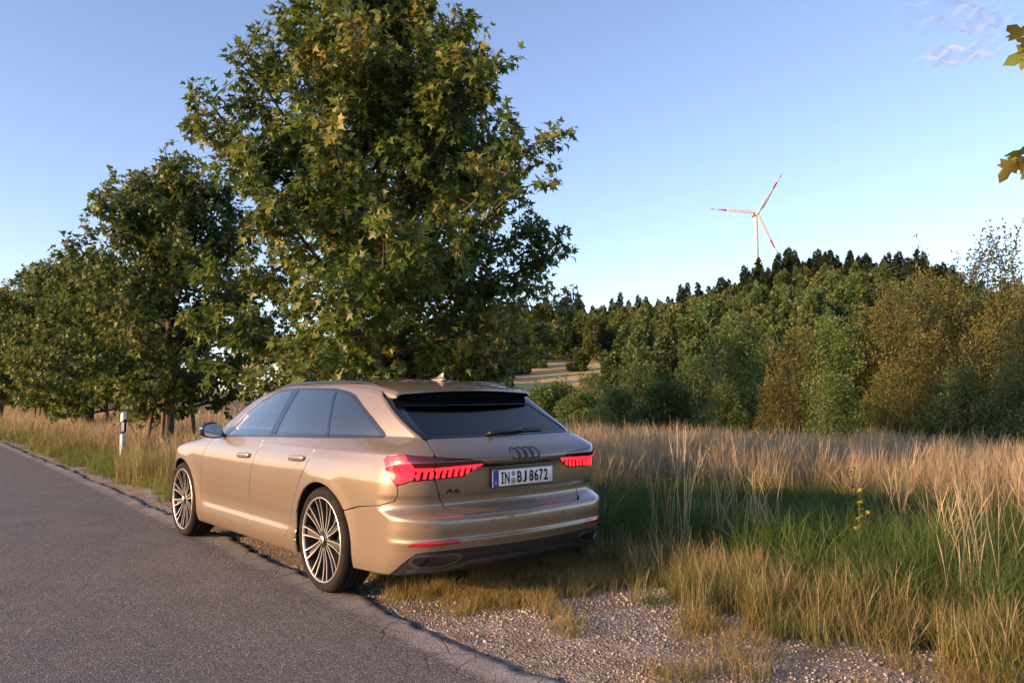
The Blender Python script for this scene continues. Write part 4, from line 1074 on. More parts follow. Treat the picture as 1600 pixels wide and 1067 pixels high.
ev, ef = tubes_mesh(segs3); tub3 = (np.concatenate([tub3[0], ev]), np.concatenate([tub3[1], ef + len(tub3[0])]))
wx, wy = px_of(lv3[0] + np.array([nx_, ny_, gz(nx_, ny_)])); fq = (lv3[0] + np.array([nx_, ny_, 0]) - CAM) @ np.array(fwd)
ok = ~((wx < 1612) & (wx > -400) & (wy < 1300) & (fq > .2))
lv3 = tuple(np.concatenate([a[ok], np.array([e[k] for e in extra])]) for k, a in enumerate(lv3))
pk3 = np.concatenate([np.full(ok.sum(), 99.), qx / 1000])
tree_obj('maple_tree', (nx_, ny_, gz(nx_, ny_)), 0, tub3, lv3, MAPLE_HI, M['maple'], np.clip(leaf_var(lv3[0], 3) + np.concatenate([np.zeros(ok.sum()), np.full(len(extra), .35)]), 0, 1), 'maple whose branch tips hang over the gravel lay-by', 'tree', 'maples in the roadside row', len(extra), pk3)
# wooden stakes round the young maples
def stake(x, y, dx, dy, h, label):
    z = gz(x, y); V, F = tubes_mesh([(np.array([(x, y, z - .1), (x + dx * .5, y + dy * .5, z + h * .5), (x + dx, y + dy, z + h)]) - np.array([x, y, z]), np.array([.045, .045, .04]))], 9)
    F = [tuple(f) for f in F] + [tuple(range(len(V) - 9, len(V)))]
    o = mesh_obj('tree_stake', V, F, M['stake']); o.location = (x, y, z); tag(o, label, 'stake', 'stakes propping the maples')
M['stake'] = material('weathered_stake', (.10, .062, .035), .85)
_nt = NT(M['stake']); _n = _nt.noise(_nt.add('ShaderNodeTexCoord').outputs['Object'], 14., 5); _nt.l.new(_nt.ramp(_n.outputs['Fac'], [(.3, (.05, .03, .018)), (.7, (.17, .11, .065))]).outputs[0], _nt.b.inputs['Base Color'])
for (cx, cy, lab) in ((14.2, -2.3, 'brown wooden stake propping the maple behind the marker post'), (23.5, -2.6, 'brown wooden stake propping the third maple of the row'), (31.5, -2.7, 'brown wooden stake propping the fourth maple of the row')):
    for a in (.6, 2.6, 4.6): stake(cx + .62 * math.cos(a), cy + .62 * math.sin(a), -.22 * math.cos(a), -.22 * math.sin(a), 1.75, lab)
# ---------------------------------------------------------------- shrubs and trees along the bottom of the field
def lobed_crown(seed, h, w, n, leaf, lobes=9, low=.05, shape=None, upward=.3, gap=.25):
    """leaf positions on and inside a cluster of lobes"""
    rg = np.random.default_rng(seed); L = []
    for k in range(lobes):
        f = (k + .5) / lobes; z = h * (low + (1 - low) * (.15 + .75 * f)); rad = w * (1 - abs(f - .35) ** 1.4) * .62
        a = k * 2.4 + rg.uniform(0, 1); r0 = rad * rg.uniform(.35, .95); L.append((r0 * math.cos(a), r0 * math.sin(a), z, rg.uniform(.26, .46) * w * (1 - .45 * f), rg.uniform(.11, .20) * h))
    L.append((0, 0, h * .86, w * .28, h * .15)); L = np.array(L)
    wt = L[:, 3] ** 2 * L[:, 4]; ch = rg.choice(len(L), n, p=wt / wt.sum()); o = rg.normal(0, 1, (n, 3)); o /= np.linalg.norm(o, axis=1, keepdims=True)
    r_ = rg.uniform(0, 1, n) ** .22; bump_ = 1 + gap * (vnoise(o[:, 0] * 2 + ch * 3.1, o[:, 2] * 2 + o[:, 1], .55, 2) - .5) * 2
    pos = L[ch, :3] + o * (L[ch, 3:4] * np.array([[1, 1, 0]]) + L[ch, 4:5] * np.array([[0, 0, 1]])) * (r_ * bump_)[:, None]
    # upright shoots break the outline
    pos[:, 2] = np.maximum(pos[:, 2], .02 * h + rg.uniform(0, .12 * h, n))
    di = o + rg.normal(0, .5, (n, 3)) + np.array([0, 0, upward]); no = o * .5 + np.array([0, 0, .7]) + rg.normal(0, .4, (n, 3))
    return (pos, di, no, leaf * rg.uniform(.65, 1.2, n)), L
def trunk_for(L, h, rg, r0=.09, stems=1):
    segs = []
    for s in range(stems):
        a = rg.uniform(0, 6.28); b0 = np.array([.25 * s * math.cos(a), .25 * s * math.sin(a), -.3]); P = curve_pts(b0, (math.cos(a) * .15, math.sin(a) * .15, 1), h * .85, .3, 7, rg, .05); segs.append((P, np.linspace(r0, .015, 8)))
    for l in L:
        i = int(np.clip(l[2] / h * 5, 0, 5)); st = segs[rg.integers(0, stems)][0][i]; P = st + (l[:3] - st) * np.linspace(0, 1.05, 6)[:, None] + rg.normal(0, .05, (6, 3)); P[0] = st; segs.append((P, np.linspace(r0 * .4, .008, 6)))
    return tubes_mesh(segs, 6)
SIMPLE, SPRAY = simple_leaf(), clump_leaf()
shrub_kinds = []
def shrub_proto(seed, h, w, n, leaf, mat, shoots=0, **kw):
    lv_, L = lobed_crown(seed, h, w, n, leaf, **kw); rg = np.random.default_rng(seed + 3)
    segs = []
    if shoots:
        ep = []; ed = []
        for s in range(shoots):
            l = L[rg.integers(len(L) // 3, len(L))]; a = rg.uniform(0, 6.28); p0 = l[:3] + np.array([math.cos(a) * l[3] * .6, math.sin(a) * l[3] * .6, l[4] * .4]); P = curve_pts(p0, (math.cos(a) * .4, math.sin(a) * .4, 1), rg.uniform(.12, .24) * h, .3, 5, rg, .12); segs.append((P, np.linspace(.016, .004, 6)))
            m = 46; t = rg.uniform(0, 1, m) * 5; i0 = np.minimum(t.astype(int), 4); q = P[i0] + (P[i0 + 1] - P[i0]) * (t - i0)[:, None]; dr = rg.normal(0, 1, (m, 3)) + np.array([0, 0, .4]); ep.append(q + dr * .06); ed.append(dr)
        ep = np.concatenate(ep); ed = np.concatenate(ed); lv_ = (np.concatenate([lv_[0], ep]), np.concatenate([lv_[1], ed]), np.concatenate([lv_[2], rg.normal(0, .5, ep.shape) + np.array([0, 0, .8])]), np.concatenate([lv_[3], np.full(len(ep), leaf * .95)]))
    tb = trunk_for(L, h, rg, .07, 3)
    if segs: e = tubes_mesh(segs, 5); tb = (np.concatenate([tb[0], e[0]]), np.concatenate([tb[1], e[1] + len(tb[0])]))
    return dict(tub=tb, lv=lv_, mat=M[mat], h=h, seed=seed)
protos = {
    'green_round': shrub_proto(101, 5.2, 2.6, 14000, 0.115, 'shrub_green', 8, lobes=15),
    'green_tall': shrub_proto(102, 6.5, 2.0, 14000, 0.11, 'shrub_green', 12, lobes=17),
    'olive_wide': shrub_proto(103, 6.0, 2.8, 15000, 0.11, 'shrub_olive', 16, lobes=17),
    'olive_tall': shrub_proto(104, 7.5, 2.6, 16000, 0.105, 'shrub_olive', 20, lobes=19),
    'pale_loose': shrub_proto(105, 8.0, 2.3, 8500, 0.11, 'shrub_pale', 22, lobes=13, gap=.5),
    'low_bush': shrub_proto(106, 3.0, 2.2, 10000, 0.105, 'shrub_green', 6, lobes=8),
}
made = {}
def put_shrub(kind, px, rho, top, label, rz, name='field_shrub', w=1.):
    """px: bearing in picture widths, rho metres away, top: height of the crown above the eye line (pixels at 1250 per unit)"""
    az = YAW - math.atan((px - 800) / 1250); x = CAM[0] + rho * math.cos(az); y = CAM[1] + rho * math.sin(az); z = gz(x, y)
    dep = rho * math.cos(az - YAW); ztop = CAM[2] + (623 - top) / 1250 * dep; p = protos[kind]; s = (ztop - z) / p['h']
    if kind not in made:
        made[kind] = tree_obj(name, (x, y, z), rz, p['tub'], p['lv'], SIMPLE, p['mat'], leaf_var(p['lv'][0], p['seed'], .8), label, 'shrub', 'shrubs along the bottom of the field'); o = made[kind]
    else:
        o = copy_tree(made[kind]); o.name = name; o['label'] = label
    o.location = (x, y, z); o.rotation_euler = (0, 0, rz); o.scale = (s * w, s * w, s); return o
SH = [
    ('low_bush', 842, 30, 608, 'low dark bush just past the car roof', 0., 1.3), ('low_bush', 880, 31, 603, 'low rounded bush below the golden meadow', 1.2, 1.3),
    ('green_round', 925, 30, 585, 'rounded green bush at the foot of the golden meadow', 2.1, 1.0), ('green_round', 990, 29, 568, 'broad green bush with upright shoots right of the meadow', .4, 1.05),
    ('low_bush', 1045, 26, 602, 'small bush in front of the tall green tree', 2.2, 1.2), ('green_tall', 1085, 30, 556, 'slim green tree left of the tallest green tree', 3.3, 1.2),
    ('green_tall', 1152, 27, 492, 'tall pointed green tree below the wind turbine', 1.0, 1.15), ('green_round', 1205, 29, 535, 'green bush between pointed tree and brown shrubs', 5.0, .9),
    ('olive_wide', 1255, 26, 512, 'olive brown shrub with reddish tips beside pointed tree', .2, 1.0), ('green_tall', 1300, 25, 500, 'light green shrub with long shoots amid the brown ones', 2.6, .95),
    ('olive_wide', 1345, 26, 525, 'low olive shrub in front of the brown tree', 4.0, 1.0), ('olive_tall', 1405, 25, 448, 'tall brown green tree with layered branches', 1.4, 1.0),
    ('olive_wide', 1452, 23, 520, 'spreading olive shrub below the layered brown tree', 2.9, 1.0), ('olive_tall', 1490, 27, 425, 'golden brown tree crown left of the pale tree', 3.6, 1.05),
    ('pale_loose', 1560, 28, 372, 'loose pale leaved tree standing highest of the field edge', .3, 1.1), ('olive_tall', 1575, 24, 450, 'olive tree in front of the loose pale tree', 5.2, 1.0),
    ('olive_wide', 1640, 22, 480, 'olive shrub at the right end of the field edge', .9, 1.1), ('pale_loose', 1700, 27, 400, 'second loose pale tree beyond the olive shrub end', 2.2, 1.0),
    ('green_round', 1130, 23.5, 600, 'low green thicket at the grass edge under the pointed tree', 1.7, 1.0), ('olive_wide', 1210, 23, 590, 'low brown thicket at the grass edge', 3.0, .95),
    ('green_round', 1300, 22, 585, 'low dark green thicket at the grass edge amid brown shrubs', .6, 1.0), ('olive_wide', 1390, 21.5, 580, 'low olive thicket under the layered brown tree', 1.9, .95),
    ('green_round', 1500, 21, 575, 'dark green thicket under the golden brown tree', 4.4, 1.0), ('green_round', 1590, 20, 570, 'green thicket at the grass edge under the pale tree', 5.6, 1.0),
    ('low_bush', 960, 25.5, 612, 'low green bush at the edge of the straw grass', 3.9, 1.3), ('low_bush', 900, 27, 618, 'lowest dark bush behind the car tail', 5.1, 1.3),
    ('green_round', 800, 34, 606, 'dark bush half hidden behind the car roof', .9, 1.1),
]
for k, (kd, px, rho, top, lab, rz, w) in enumerate(SH): put_shrub(kd, px, rho, top, lab, rz, 'field_tree' if 'tree' in lab.split(' ')[:4] else 'field_shrub', w)
# ================================================================ grass, stems and gravel as scattered stuff
def leafy_material(name, use_inst=True, trans=.35, rough=.6, var=.35, hue_to=None):
    """colour from the 'col' attribute, shifted per instance"""
    m = bpy.data.materials.new(name); m.use_nodes = True; t = NT(m)
    c = t.add('ShaderNodeAttribute', attribute_name='col').outputs['Color']
    if use_inst:
        ti = t.add('ShaderNodeAttribute', attribute_type='INSTANCER', attribute_name='tint').outputs['Fac']
        f = t.add('ShaderNodeMapRange', i={0: ti, 1: 0., 2: 1., 3: 1 - var, 4: 1 + var}).outputs[0]
        c = t.mix(1., c, t.add('ShaderNodeCombineColor', i={0: f, 1: f, 2: f}).outputs[0], 'MULTIPLY')
    t.l.new(c, t.b.inputs['Base Color']); t.b.inputs['Roughness'].default_value = rough; t.b.inputs['Specular IOR Level'].default_value = .25
    tr = t.add('ShaderNodeBsdfTranslucent', i={'Color': c}); mx_ = t.add('ShaderNodeMixShader', i={0: trans, 1: t.b.outputs[0], 2: tr.outputs[0]})
    t.l.new(mx_.outputs[0], t.out.inputs[0]); return m
def ribbons(rng, n, spread, h0, h1, w0, w1, bend, seg, col_lo, col_hi, tipc=None, head=0., headw=0.):
    """n bent blades; returns V, F(tri/quads as quads), colours"""
    V = []; F = []; Cc_ = []
    for _ in range(n):
        a = rng.uniform(0, 2 * np.pi); r = spread * np.sqrt(rng.uniform()); bx, by = r * np.cos(a), r * np.sin(a)
        h = rng.uniform(h0, h1); w = rng.uniform(w0, w1); az = rng.uniform(0, 2 * np.pi); b = bend * rng.uniform(.2, 1.) * h
        dx, dy = np.cos(az), np.sin(az); fa = rng.uniform(0, 2 * np.pi); sx, sy = np.cos(fa), np.sin(fa)
        m = rng.uniform(); c0 = np.array(col_lo) * (1 - m) + np.array(col_hi) * m; ct = c0 * 1.0 if tipc is None else np.array(tipc)
        base = len(V)
        for k in range(seg + 1):
            t = k / seg; z = h * (t - .18 * (b / h) * t * t); o = b * t ** 2.2
            ww = w * (1 - t ** 2.5) if not head else (w if t < 1 - head else headw * np.sin(np.pi * np.clip((t - (1 - head)) / head, .12, .96)))
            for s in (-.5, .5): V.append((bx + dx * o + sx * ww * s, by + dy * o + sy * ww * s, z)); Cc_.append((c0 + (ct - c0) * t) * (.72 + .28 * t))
        for k in range(seg): F.append((base + 2 * k, base + 2 * k + 1, base + 2 * k + 3, base + 2 * k + 2))
    return np.array(V), np.array(F), np.array(Cc_)
def merge(*parts):
    V = []; F = []; C_ = []; b = 0
    for v, f, c in parts: V.append(v); F.append(f + b); C_.append(c); b += len(v)
    return np.concatenate(V), np.concatenate(F), np.concatenate(C_)
M['blade'] = leafy_material('grass_blades', trans=.45, var=.4)
def proto_collection(name, meshes, mat):
    col = bpy.data.collections.new(name)
    for k, (v, f, c) in enumerate(meshes):
        o = fast_mesh('tuft', v, f, mat, attrs={'col': c}); COL.objects.unlink(o); col.objects.link(o)
        o.name = name + '_%02d' % k
    return col
def scatter(name, col, pts, rot, scl, idx, tint, label, cat, scl3=None):
    me = bpy.data.meshes.new(name); me.vertices.add(len(pts)); me.vertices.foreach_set('co', np.asarray(pts, np.float32).ravel())
    a = me.attributes.new('rot', 'FLOAT_VECTOR', 'POINT'); a.data.foreach_set('vector', np.asarray(rot, np.float32).ravel())
    a = me.attributes.new('scl', 'FLOAT_VECTOR', 'POINT'); s3 = scl3 if scl3 is not None else np.repeat(np.asarray(scl)[:, None], 3, 1); a.data.foreach_set('vector', np.asarray(s3, np.float32).ravel())
    a = me.attributes.new('pidx', 'INT', 'POINT'); a.data.foreach_set('value', np.asarray(idx, np.int32))
    a = me.attributes.new('tint', 'FLOAT', 'POINT'); a.data.foreach_set('value', np.asarray(tint, np.float32))
    me.update(); o = bpy.data.objects.new(name, me); COL.objects.link(o)
    ng = bpy.data.node_groups.new(name, 'GeometryNodeTree')
    ng.interface.new_socket('Geometry', in_out='INPUT', socket_type='NodeSocketGeometry'); ng.interface.new_socket('Geometry', in_out='OUTPUT', socket_type='NodeSocketGeometry')
    N_ = ng.nodes; L_ = ng.links; gi = N_.new('NodeGroupInput'); go = N_.new('NodeGroupOutput')
    mp = N_.new('GeometryNodeMeshToPoints'); iop = N_.new('GeometryNodeInstanceOnPoints'); ci = N_.new('GeometryNodeCollectionInfo')
    ci.inputs['Collection'].default_value = col; ci.inputs['Separate Children'].default_value = True; ci.inputs['Reset Children'].default_value = True
    def na(nm, ty):
        q = N_.new('GeometryNodeInputNamedAttribute'); q.data_type = ty; q.inputs['Name'].default_value = nm; return q.outputs['Attribute']
    L_.new(gi.outputs[0], mp.inputs['Mesh']); L_.new(mp.outputs[0], iop.inputs['Points']); L_.new(ci.outputs[0], iop.inputs['Instance'])
    iop.inputs['Pick Instance'].default_value = True
    L_.new(na('pidx', 'INT'), iop.inputs['Instance Index']); L_.new(na('rot', 'FLOAT_VECTOR'), iop.inputs['Rotation']); L_.new(na('scl', 'FLOAT_VECTOR'), iop.inputs['Scale'])
    L_.new(iop.outputs[0], go.inputs[0])
    md = o.modifiers.new('scatter', 'NODES'); md.node_group = ng
    tag(o, label, cat, kind='stuff'); return o
g = np.random.default_rng(21)
GREEN_A, GREEN_B = (.05, .10, .022), (.115, .165, .04); STRAW_A, STRAW_B = (.34, .265, .15), (.52, .42, .27); DRY_A, DRY_B = (.26, .20, .07), (.40, .31, .12)
OLIVE_A, OLIVE_B = (.13, .145, .042), (.25, .23, .08)
tufts = []
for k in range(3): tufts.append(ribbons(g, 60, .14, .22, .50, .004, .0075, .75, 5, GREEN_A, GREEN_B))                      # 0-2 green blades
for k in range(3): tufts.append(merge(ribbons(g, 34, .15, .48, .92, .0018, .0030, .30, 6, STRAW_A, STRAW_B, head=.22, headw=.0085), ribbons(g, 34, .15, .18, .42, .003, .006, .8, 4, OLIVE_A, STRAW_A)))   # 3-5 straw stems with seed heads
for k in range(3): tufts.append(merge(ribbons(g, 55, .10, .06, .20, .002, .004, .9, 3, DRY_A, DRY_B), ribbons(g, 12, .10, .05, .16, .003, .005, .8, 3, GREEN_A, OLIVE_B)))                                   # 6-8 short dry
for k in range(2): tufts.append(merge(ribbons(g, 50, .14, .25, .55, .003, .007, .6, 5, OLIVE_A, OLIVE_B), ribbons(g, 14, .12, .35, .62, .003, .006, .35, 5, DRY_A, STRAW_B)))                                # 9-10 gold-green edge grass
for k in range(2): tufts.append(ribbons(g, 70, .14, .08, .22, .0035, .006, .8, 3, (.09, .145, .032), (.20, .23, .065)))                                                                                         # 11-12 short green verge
grass_col = proto_collection('grass_tuft', tufts, M['blade'])
def car_free(x, y, pad=0.0):
    return ~((x > -1.0 - pad) & (x < 3.8) & (np.abs(y) < .86 + pad))
def field_points(n, x0, x1, y0, y1, keep):
    x = g.uniform(x0, x1, n); y = g.uniform(y0, y1, n); k = keep(x, y) > g.uniform(0, 1, n); return x[k], y[k]
def near_w(x, y):          # density falls with distance
    return np.clip(9.0 / np.hypot(x - CAM[0], y - CAM[1]), .12, 1)
def in_view(x, y, mar=140):
    px, rho, f_ = bearing(x, y); return (f_ > .8) & (px > -mar) & (px < 1600 + mar)
def lay(name, x, y, idx, s, label, cat, tilt=.12, hs=None):
    n = len(x); z = terrain(x, y) - .01
    rot = np.stack([g.normal(0, tilt, n), g.normal(0, tilt, n), g.uniform(0, 6.283, n)], 1)
    dist = np.hypot(x - CAM[0], y - CAM[1]); wide = np.clip(dist / 13., 1, 2.2)
    s3 = np.stack([s * wide, s * wide, s * (1 if hs is None else hs)], 1)
    return scatter(name, grass_col, np.stack([x, y, z], 1), rot, s, idx, np.clip(g.normal(.5, .22, n), 0, 1), label, cat, s3)
# --- meadow to the right: green below, straw stems above, in patches
def mdens(x, y):
    d = side_d(x, y); b = np.interp(x, [-12, -4, -1.6, -.9, 0, 3.9, 5.5, 12, 60], [2.0, 2.0, 2.1, 2.1, 1.75, 1.75, 2.2, 2.6, 3.0])
    return sstep(-.1, .35, d - b + (vnoise(x, y, .8) - .5) * .5) * near_w(x, y) * in_view(x, y) * car_free(x, y, .12) * (d < 34)
x, y = field_points(120000, -7, 70, -34, 0, mdens)
pat = vnoise(x, y, 2.6, 3); d = side_d(x, y); dist = np.hypot(x - CAM[0], y - CAM[1])
far = sstep(5.0, 11.0, d + .25 * x)
ps = np.clip(.05 + .85 * far + (pat - .5) * 1.3, .02, .88)
straw = g.uniform(0, 1, len(x)) < ps
idx = np.where(straw, g.integers(3, 6, len(x)), g.integers(0, 3, len(x)))
lush = np.exp(-(((x - .2) / 1.9) ** 2 + ((y + 4.3) / 1.5) ** 2)); lush2 = np.exp(-(((x + 2.9) / 1.2) ** 2 + ((y + 3.2) / .9) ** 2))
k = (g.uniform(0, 1, len(x)) < np.clip(lush * 1.5, 0, .985)); idx = np.where(k, g.integers(0, 3, len(x)), idx)
hs = np.where(idx < 3, g.uniform(.55, 1.15, len(x)), g.uniform(.7, 1.1, len(x))) * (1 - .35 * np.clip(lush, 0, 1)) * (1 - .35 * sstep(2.2, 1.2, d))
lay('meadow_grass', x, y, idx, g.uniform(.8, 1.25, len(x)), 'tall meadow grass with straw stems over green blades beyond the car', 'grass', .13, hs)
# --- golden edge of the meadow along the gravel
def edens(x, y):
    d = side_d(x, y); b = np.interp(x, [-12, -4, -1.6, -.9, 0, 3], [1.95, 1.95, 2.0, 2.05, 1.9, 1.9])
    e = d - b + (vnoise(x + 7, y, .6) - .5) * .5
    return np.exp(-(e / .34) ** 2) * in_view(x, y) * car_free(x, y, .15) * (x < -.55)
x, y = field_points(20000, -6, 0, -3.2, .6, edens)
keep = g.uniform(0, 1, len(x)) < .30; x, y = x[keep], y[keep]
lay('edge_grass', x, y, g.choice([9, 10, 9, 10, 0], len(x)), g.uniform(.5, .9, len(x)), 'golden green grass fringe along the gravel lay-by', 'grass', .15, g.uniform(.35, .9, len(x)))
# --- dry tufts on the gravel and under the car
def tdens(x, y):
    d = side_d(x, y); return sstep(.12, .3, d) * sstep(2.5, 1.6, d) * sstep(.52, .70, vnoise(x + 3, y + 31, .35, 3)) * in_view(x, y) * (x < 3.9)
x, y = field_points(10000, -6, 4, -1.9, .9, tdens)
keep = g.uniform(0, 1, len(x)) < np.where(x > -1.3, .55, .24); x, y = x[keep], y[keep]
lay('dry_tufts', x, y, g.integers(6, 9, len(x)), g.uniform(.45, .95, len(x)), 'short dry yellow grass tufts scattered over the gravel', 'grass', .2)
# --- under the car: thin yellow grass strip right of the asphalt
def udens(x, y):
    d = side_d(x, y); return sstep(.25, .5, d) * (d < 1.9) * (x > -1.15) * (x < 4.2) * sstep(.3, .55, vnoise(x, y, .3)) * ~((np.abs(np.abs(y) - .8) < .16) & ((np.abs(x) < .3) | (np.abs(x - 2.92) < .3)))
x, y = field_points(4200, -1.2, 4.2, -1.3, .6, udens)
lay('sparse_grass', x, y, g.integers(6, 9, len(x)), g.uniform(.5, .9, len(x)), 'thin dry grass growing underneath and beside the parked car', 'grass', .2, g.uniform(.5, .9, len(x)))
# --- verge ahead of the car
def vdens(x, y):
    d = side_d(x, y); return sstep(.22, .55, d + (vnoise(x, y, .7) - .5) * .35) * sstep(7, 4, d) * (x > 3.9) * in_view(x, y, 60) * np.clip(12 / np.hypot(x - CAM[0], y - CAM[1]), .22, 1)
x, y = field_points(26000, 3.9, 60, -8, 1.2, vdens)
d = side_d(x, y); pv = vnoise(x, y, 2.2, 2)
tall = g.uniform(0, 1, len(x)) < sstep(.9, 2.2, d) * sstep(.30, .62, pv)
idx = np.where(tall, g.integers(3, 6, len(x)), np.where(g.uniform(0, 1, len(x)) < sstep(.45, .65, pv), g.choice([6, 7, 8, 9, 10], len(x)), g.integers(11, 13, len(x))))
lay('verge_grass', x, y, idx, g.uniform(.8, 1.3, len(x)), 'mown and seeding grass verge between road and tree row', 'grass', .14, np.where(tall, g.uniform(.45, .8, len(x)), g.uniform(.7, 1.3, len(x))))
# --- far left field behind the trees
x = g.uniform(12, 110, 14000); y = g.uniform(-40, -4, 14000); px_, rho_, _f = bearing(x, y)
k = (px_ > -60) & (px_ < 470) & (side_d(x, y) > 5); x, y = x[k], y[k]
lay('far_field_grass', x, y, g.integers(3, 6, len(x)), g.uniform(1.2, 1.9, len(x)), 'pale dry hay field far behind the row of maples', 'grass', .12, g.uniform(.55, .8, len(x)))
# --- gravel stones
def stone_mesh(seed):
    r_ = np.random.default_rng(seed); bm = bmesh.new(); bmesh.ops.create_icosphere(bm, subdivisions=1, radius=1.)
    for v in bm.verts: v.co *= r_.uniform(.72, 1.15)
    sc = r_.uniform(.55, 1.0, 3); sc[2] *= .7
    V = np.array([[v.co.x * sc[0], v.co.y * sc[1], v.co.z * sc[2]] for v in bm.verts]); F = np.array([[v.index for v in f.verts] for f in bm.faces]); bm.free()
    b = r_.uniform(.12, .30); c = np.array([b * 1.08, b * .96, b * .86]); return V, F, np.repeat(c[None], len(V), 0)
M['stone'] = leafy_material('gravel_stone', trans=0.0, rough=.8, var=.45)
stone_col = proto_collection('stone', [stone_mesh(50 + k) for k in range(8)], M['stone'])
def sdens(x, y):
    return gravel_mask(x, y) * (.35 + .65 * sstep(.35, .6, vnoise(x + 50, y, .5))) * np.clip(6. / np.hypot(x - CAM[0], y - CAM[1]), .25, 1)
x, y = field_points(70000, -5.5, 6.5, -1.7, 1.0, sdens)
n = len(x); s = np.exp(g.normal(math.log(.0068), .36, n)).clip(.003, .022)
scatter('gravel_stones', stone_col, np.stack([x, y, terrain(x, y) + s * .15], 1), g.uniform(0, 6.28, (n, 3)), s, g.integers(0, 8, n), g.uniform(0, 1, n), 'loose pale gravel stones covering the lay-by beside the road', 'gravel')
# ================================================================ wooded hill, wind turbine, clouds, marker post
fg = np.random.default_rng(77)
def wood_proto(seed, h, w, n, leaf, mat, **kw):
    lv_, L = lobed_crown(seed, h, w, n, leaf, low=.12, **kw); return dict(tub=trunk_for(L[:5], h, np.random.default_rng(seed), .22, 1), lv=lv_, mat=M[mat], h=h, seed=seed)
def conifer_proto(seed, h, w, n):
    rg = np.random.default_rng(seed); nb = 84; tb = (np.arange(nb) + rg.uniform(0, 1, nb)) / nb; ab = np.arange(nb) * 2.4 + rg.normal(0, .5, nb); lb = w * (1 - tb) ** .78 * rg.uniform(.55, 1.12, nb) + .15
    lb *= .8 + .4 * vnoise(np.cos(ab) * 2 + seed, np.sin(ab) * 2 + tb * 3, .8, 2); pr = lb / lb.sum(); ch = rg.choice(nb, n, p=pr); s_ = rg.uniform(.05, 1, n) ** .75
    rad = lb[ch] * s_; z = h * (.08 + .92 * tb[ch]) - rad * .38 + .10 * rad ** 2 / w + rg.normal(0, .010 * h, n); a = ab[ch] + rg.normal(0, .16, n) / (.3 + s_)
    pos = np.stack([rad * np.cos(a), rad * np.sin(a), z], 1); di = np.stack([np.cos(a), np.sin(a), np.full(n, -.25)], 1) + rg.normal(0, .4, (n, 3)); no = np.array([0, 0, 1.]) + rg.normal(0, .45, (n, 3))
    tr = np.array([(0, 0, -.5), (0, 0, h * .5), (0, 0, h * 1.0)]); return dict(tub=tubes_mesh([(tr, np.array([.25, .15, .02]))], 6), lv=(pos, di, no, w * .21 * rg.uniform(.6, 1.2, n) * (1.1 - .45 * tb[ch])), mat=M['conifer'], h=h, seed=seed)
wood = [wood_proto(201, 11, 4.2, 4200, .44, 'wood_green', lobes=11), wood_proto(202, 12.5, 4.0, 4200, .44, 'wood_olive', lobes=12), wood_proto(203, 9.5, 4.4, 4200, .44, 'wood_green', lobes=9), wood_proto(204, 13, 3.6, 4200, .44, 'wood_green', lobes=12), wood_proto(205, 10.5, 4.6, 4200, .44, 'wood_olive', lobes=10)]
fir = [conifer_proto(211, 18, 4.6, 3200), conifer_proto(212, 15, 4.8, 3000), conifer_proto(213, 20, 4.9, 3400)]
wood_lab = ['dark green round tree', 'tall olive tinged tree', 'broad low green tree', 'slender green tree', 'broad olive brown tree']
# candidate sites, dart throwing on a jittered grid in bearing / range
sites = []
for rho in np.arange(128, 430, 5.6):
    da = 6.0 / rho
    for az in np.arange(YAW - math.atan((1720 - 800) / 1250), YAW + math.atan((800 - 560) / 1250), da):
        sites.append((rho + fg.uniform(-2.4, 2.4), az + fg.uniform(-.4, .4) * da))
sites = np.array(sites); sx = CAM[0] + sites[:, 0] * np.cos(sites[:, 1]); sy = CAM[1] + sites[:, 0] * np.sin(sites[:, 1])
spx, srho, _ = bearing(sx, sy); sz_ = terrain(sx, sy); keep = ~((spx > 735) & (spx < 985) & (srho < 238)) & (np.interp(spx, _HP, _HH) > 3); sx, sy, sz_, spx, srho = sx[keep], sy[keep], sz_[keep], spx[keep], srho[keep]
dep = srho * np.cos(np.arctan((spx - 800) / 1250))
kind = fg.integers(0, 5, len(sx)); hh = fg.uniform(.75, 1.2, len(sx))
kind = np.where((vnoise(sx, sy, 30., 2) > .55) & (kind == 0), 1, kind)
conif = (srho > 300) & (spx > 1165) & (spx < 1490) & (fg.uniform(0, 1, len(sx)) < sstep(300, 345, srho)); conif |= (srho > 345) & (fg.uniform(0, 1, len(sx)) < .4)
# visibility: running horizon per bearing bin from near to far
order = np.argsort(srho); hor = {}; vis = np.zeros(len(sx))
# eye-line limit set by the shrubs in front
for i in order:
    b0, b1 = int((spx[i] - 4 / dep[i] * 1250) // 6), int((spx[i] + 4 / dep[i] * 1250) // 6); top = 623 - 1250 * (sz_[i] + (13 if conif[i] else 10.5 * hh[i]) - CAM[2]) / dep[i]
    base = 623 - 1250 * (sz_[i] - CAM[2]) / dep[i]; v = [max(0, min(base, hor.get(b, 640)) - top) for b in range(b0, b1 + 1)]; vis[i] = np.mean(v)
    for b in range(b0, b1 + 1): hor[b] = min(hor.get(b, 640), top + 4)
inpic = (spx > 740) & (spx < 1620)
score = np.where(inpic, vis, 0); big = np.argsort(-score); 
single = np.zeros(len(sx), bool)
w_i = [i for i in big if not conif[i]][:300]; c_i = [i for i in big if conif[i] and score[i] > 1][:120]; single[w_i] = True; single[c_i] = True
mw = {}
def where(i):
    a = 'above the golden meadow' if spx[i] < 1000 else 'below the wind turbine' if spx[i] < 1220 else 'under the conifer crest' if spx[i] < 1460 else 'behind the loose pale tree'
    b = 'at the foot of the hill' if srho[i] < 215 else 'halfway up the hill' if srho[i] < 310 else 'near the hill top'
    return b + ' ' + a
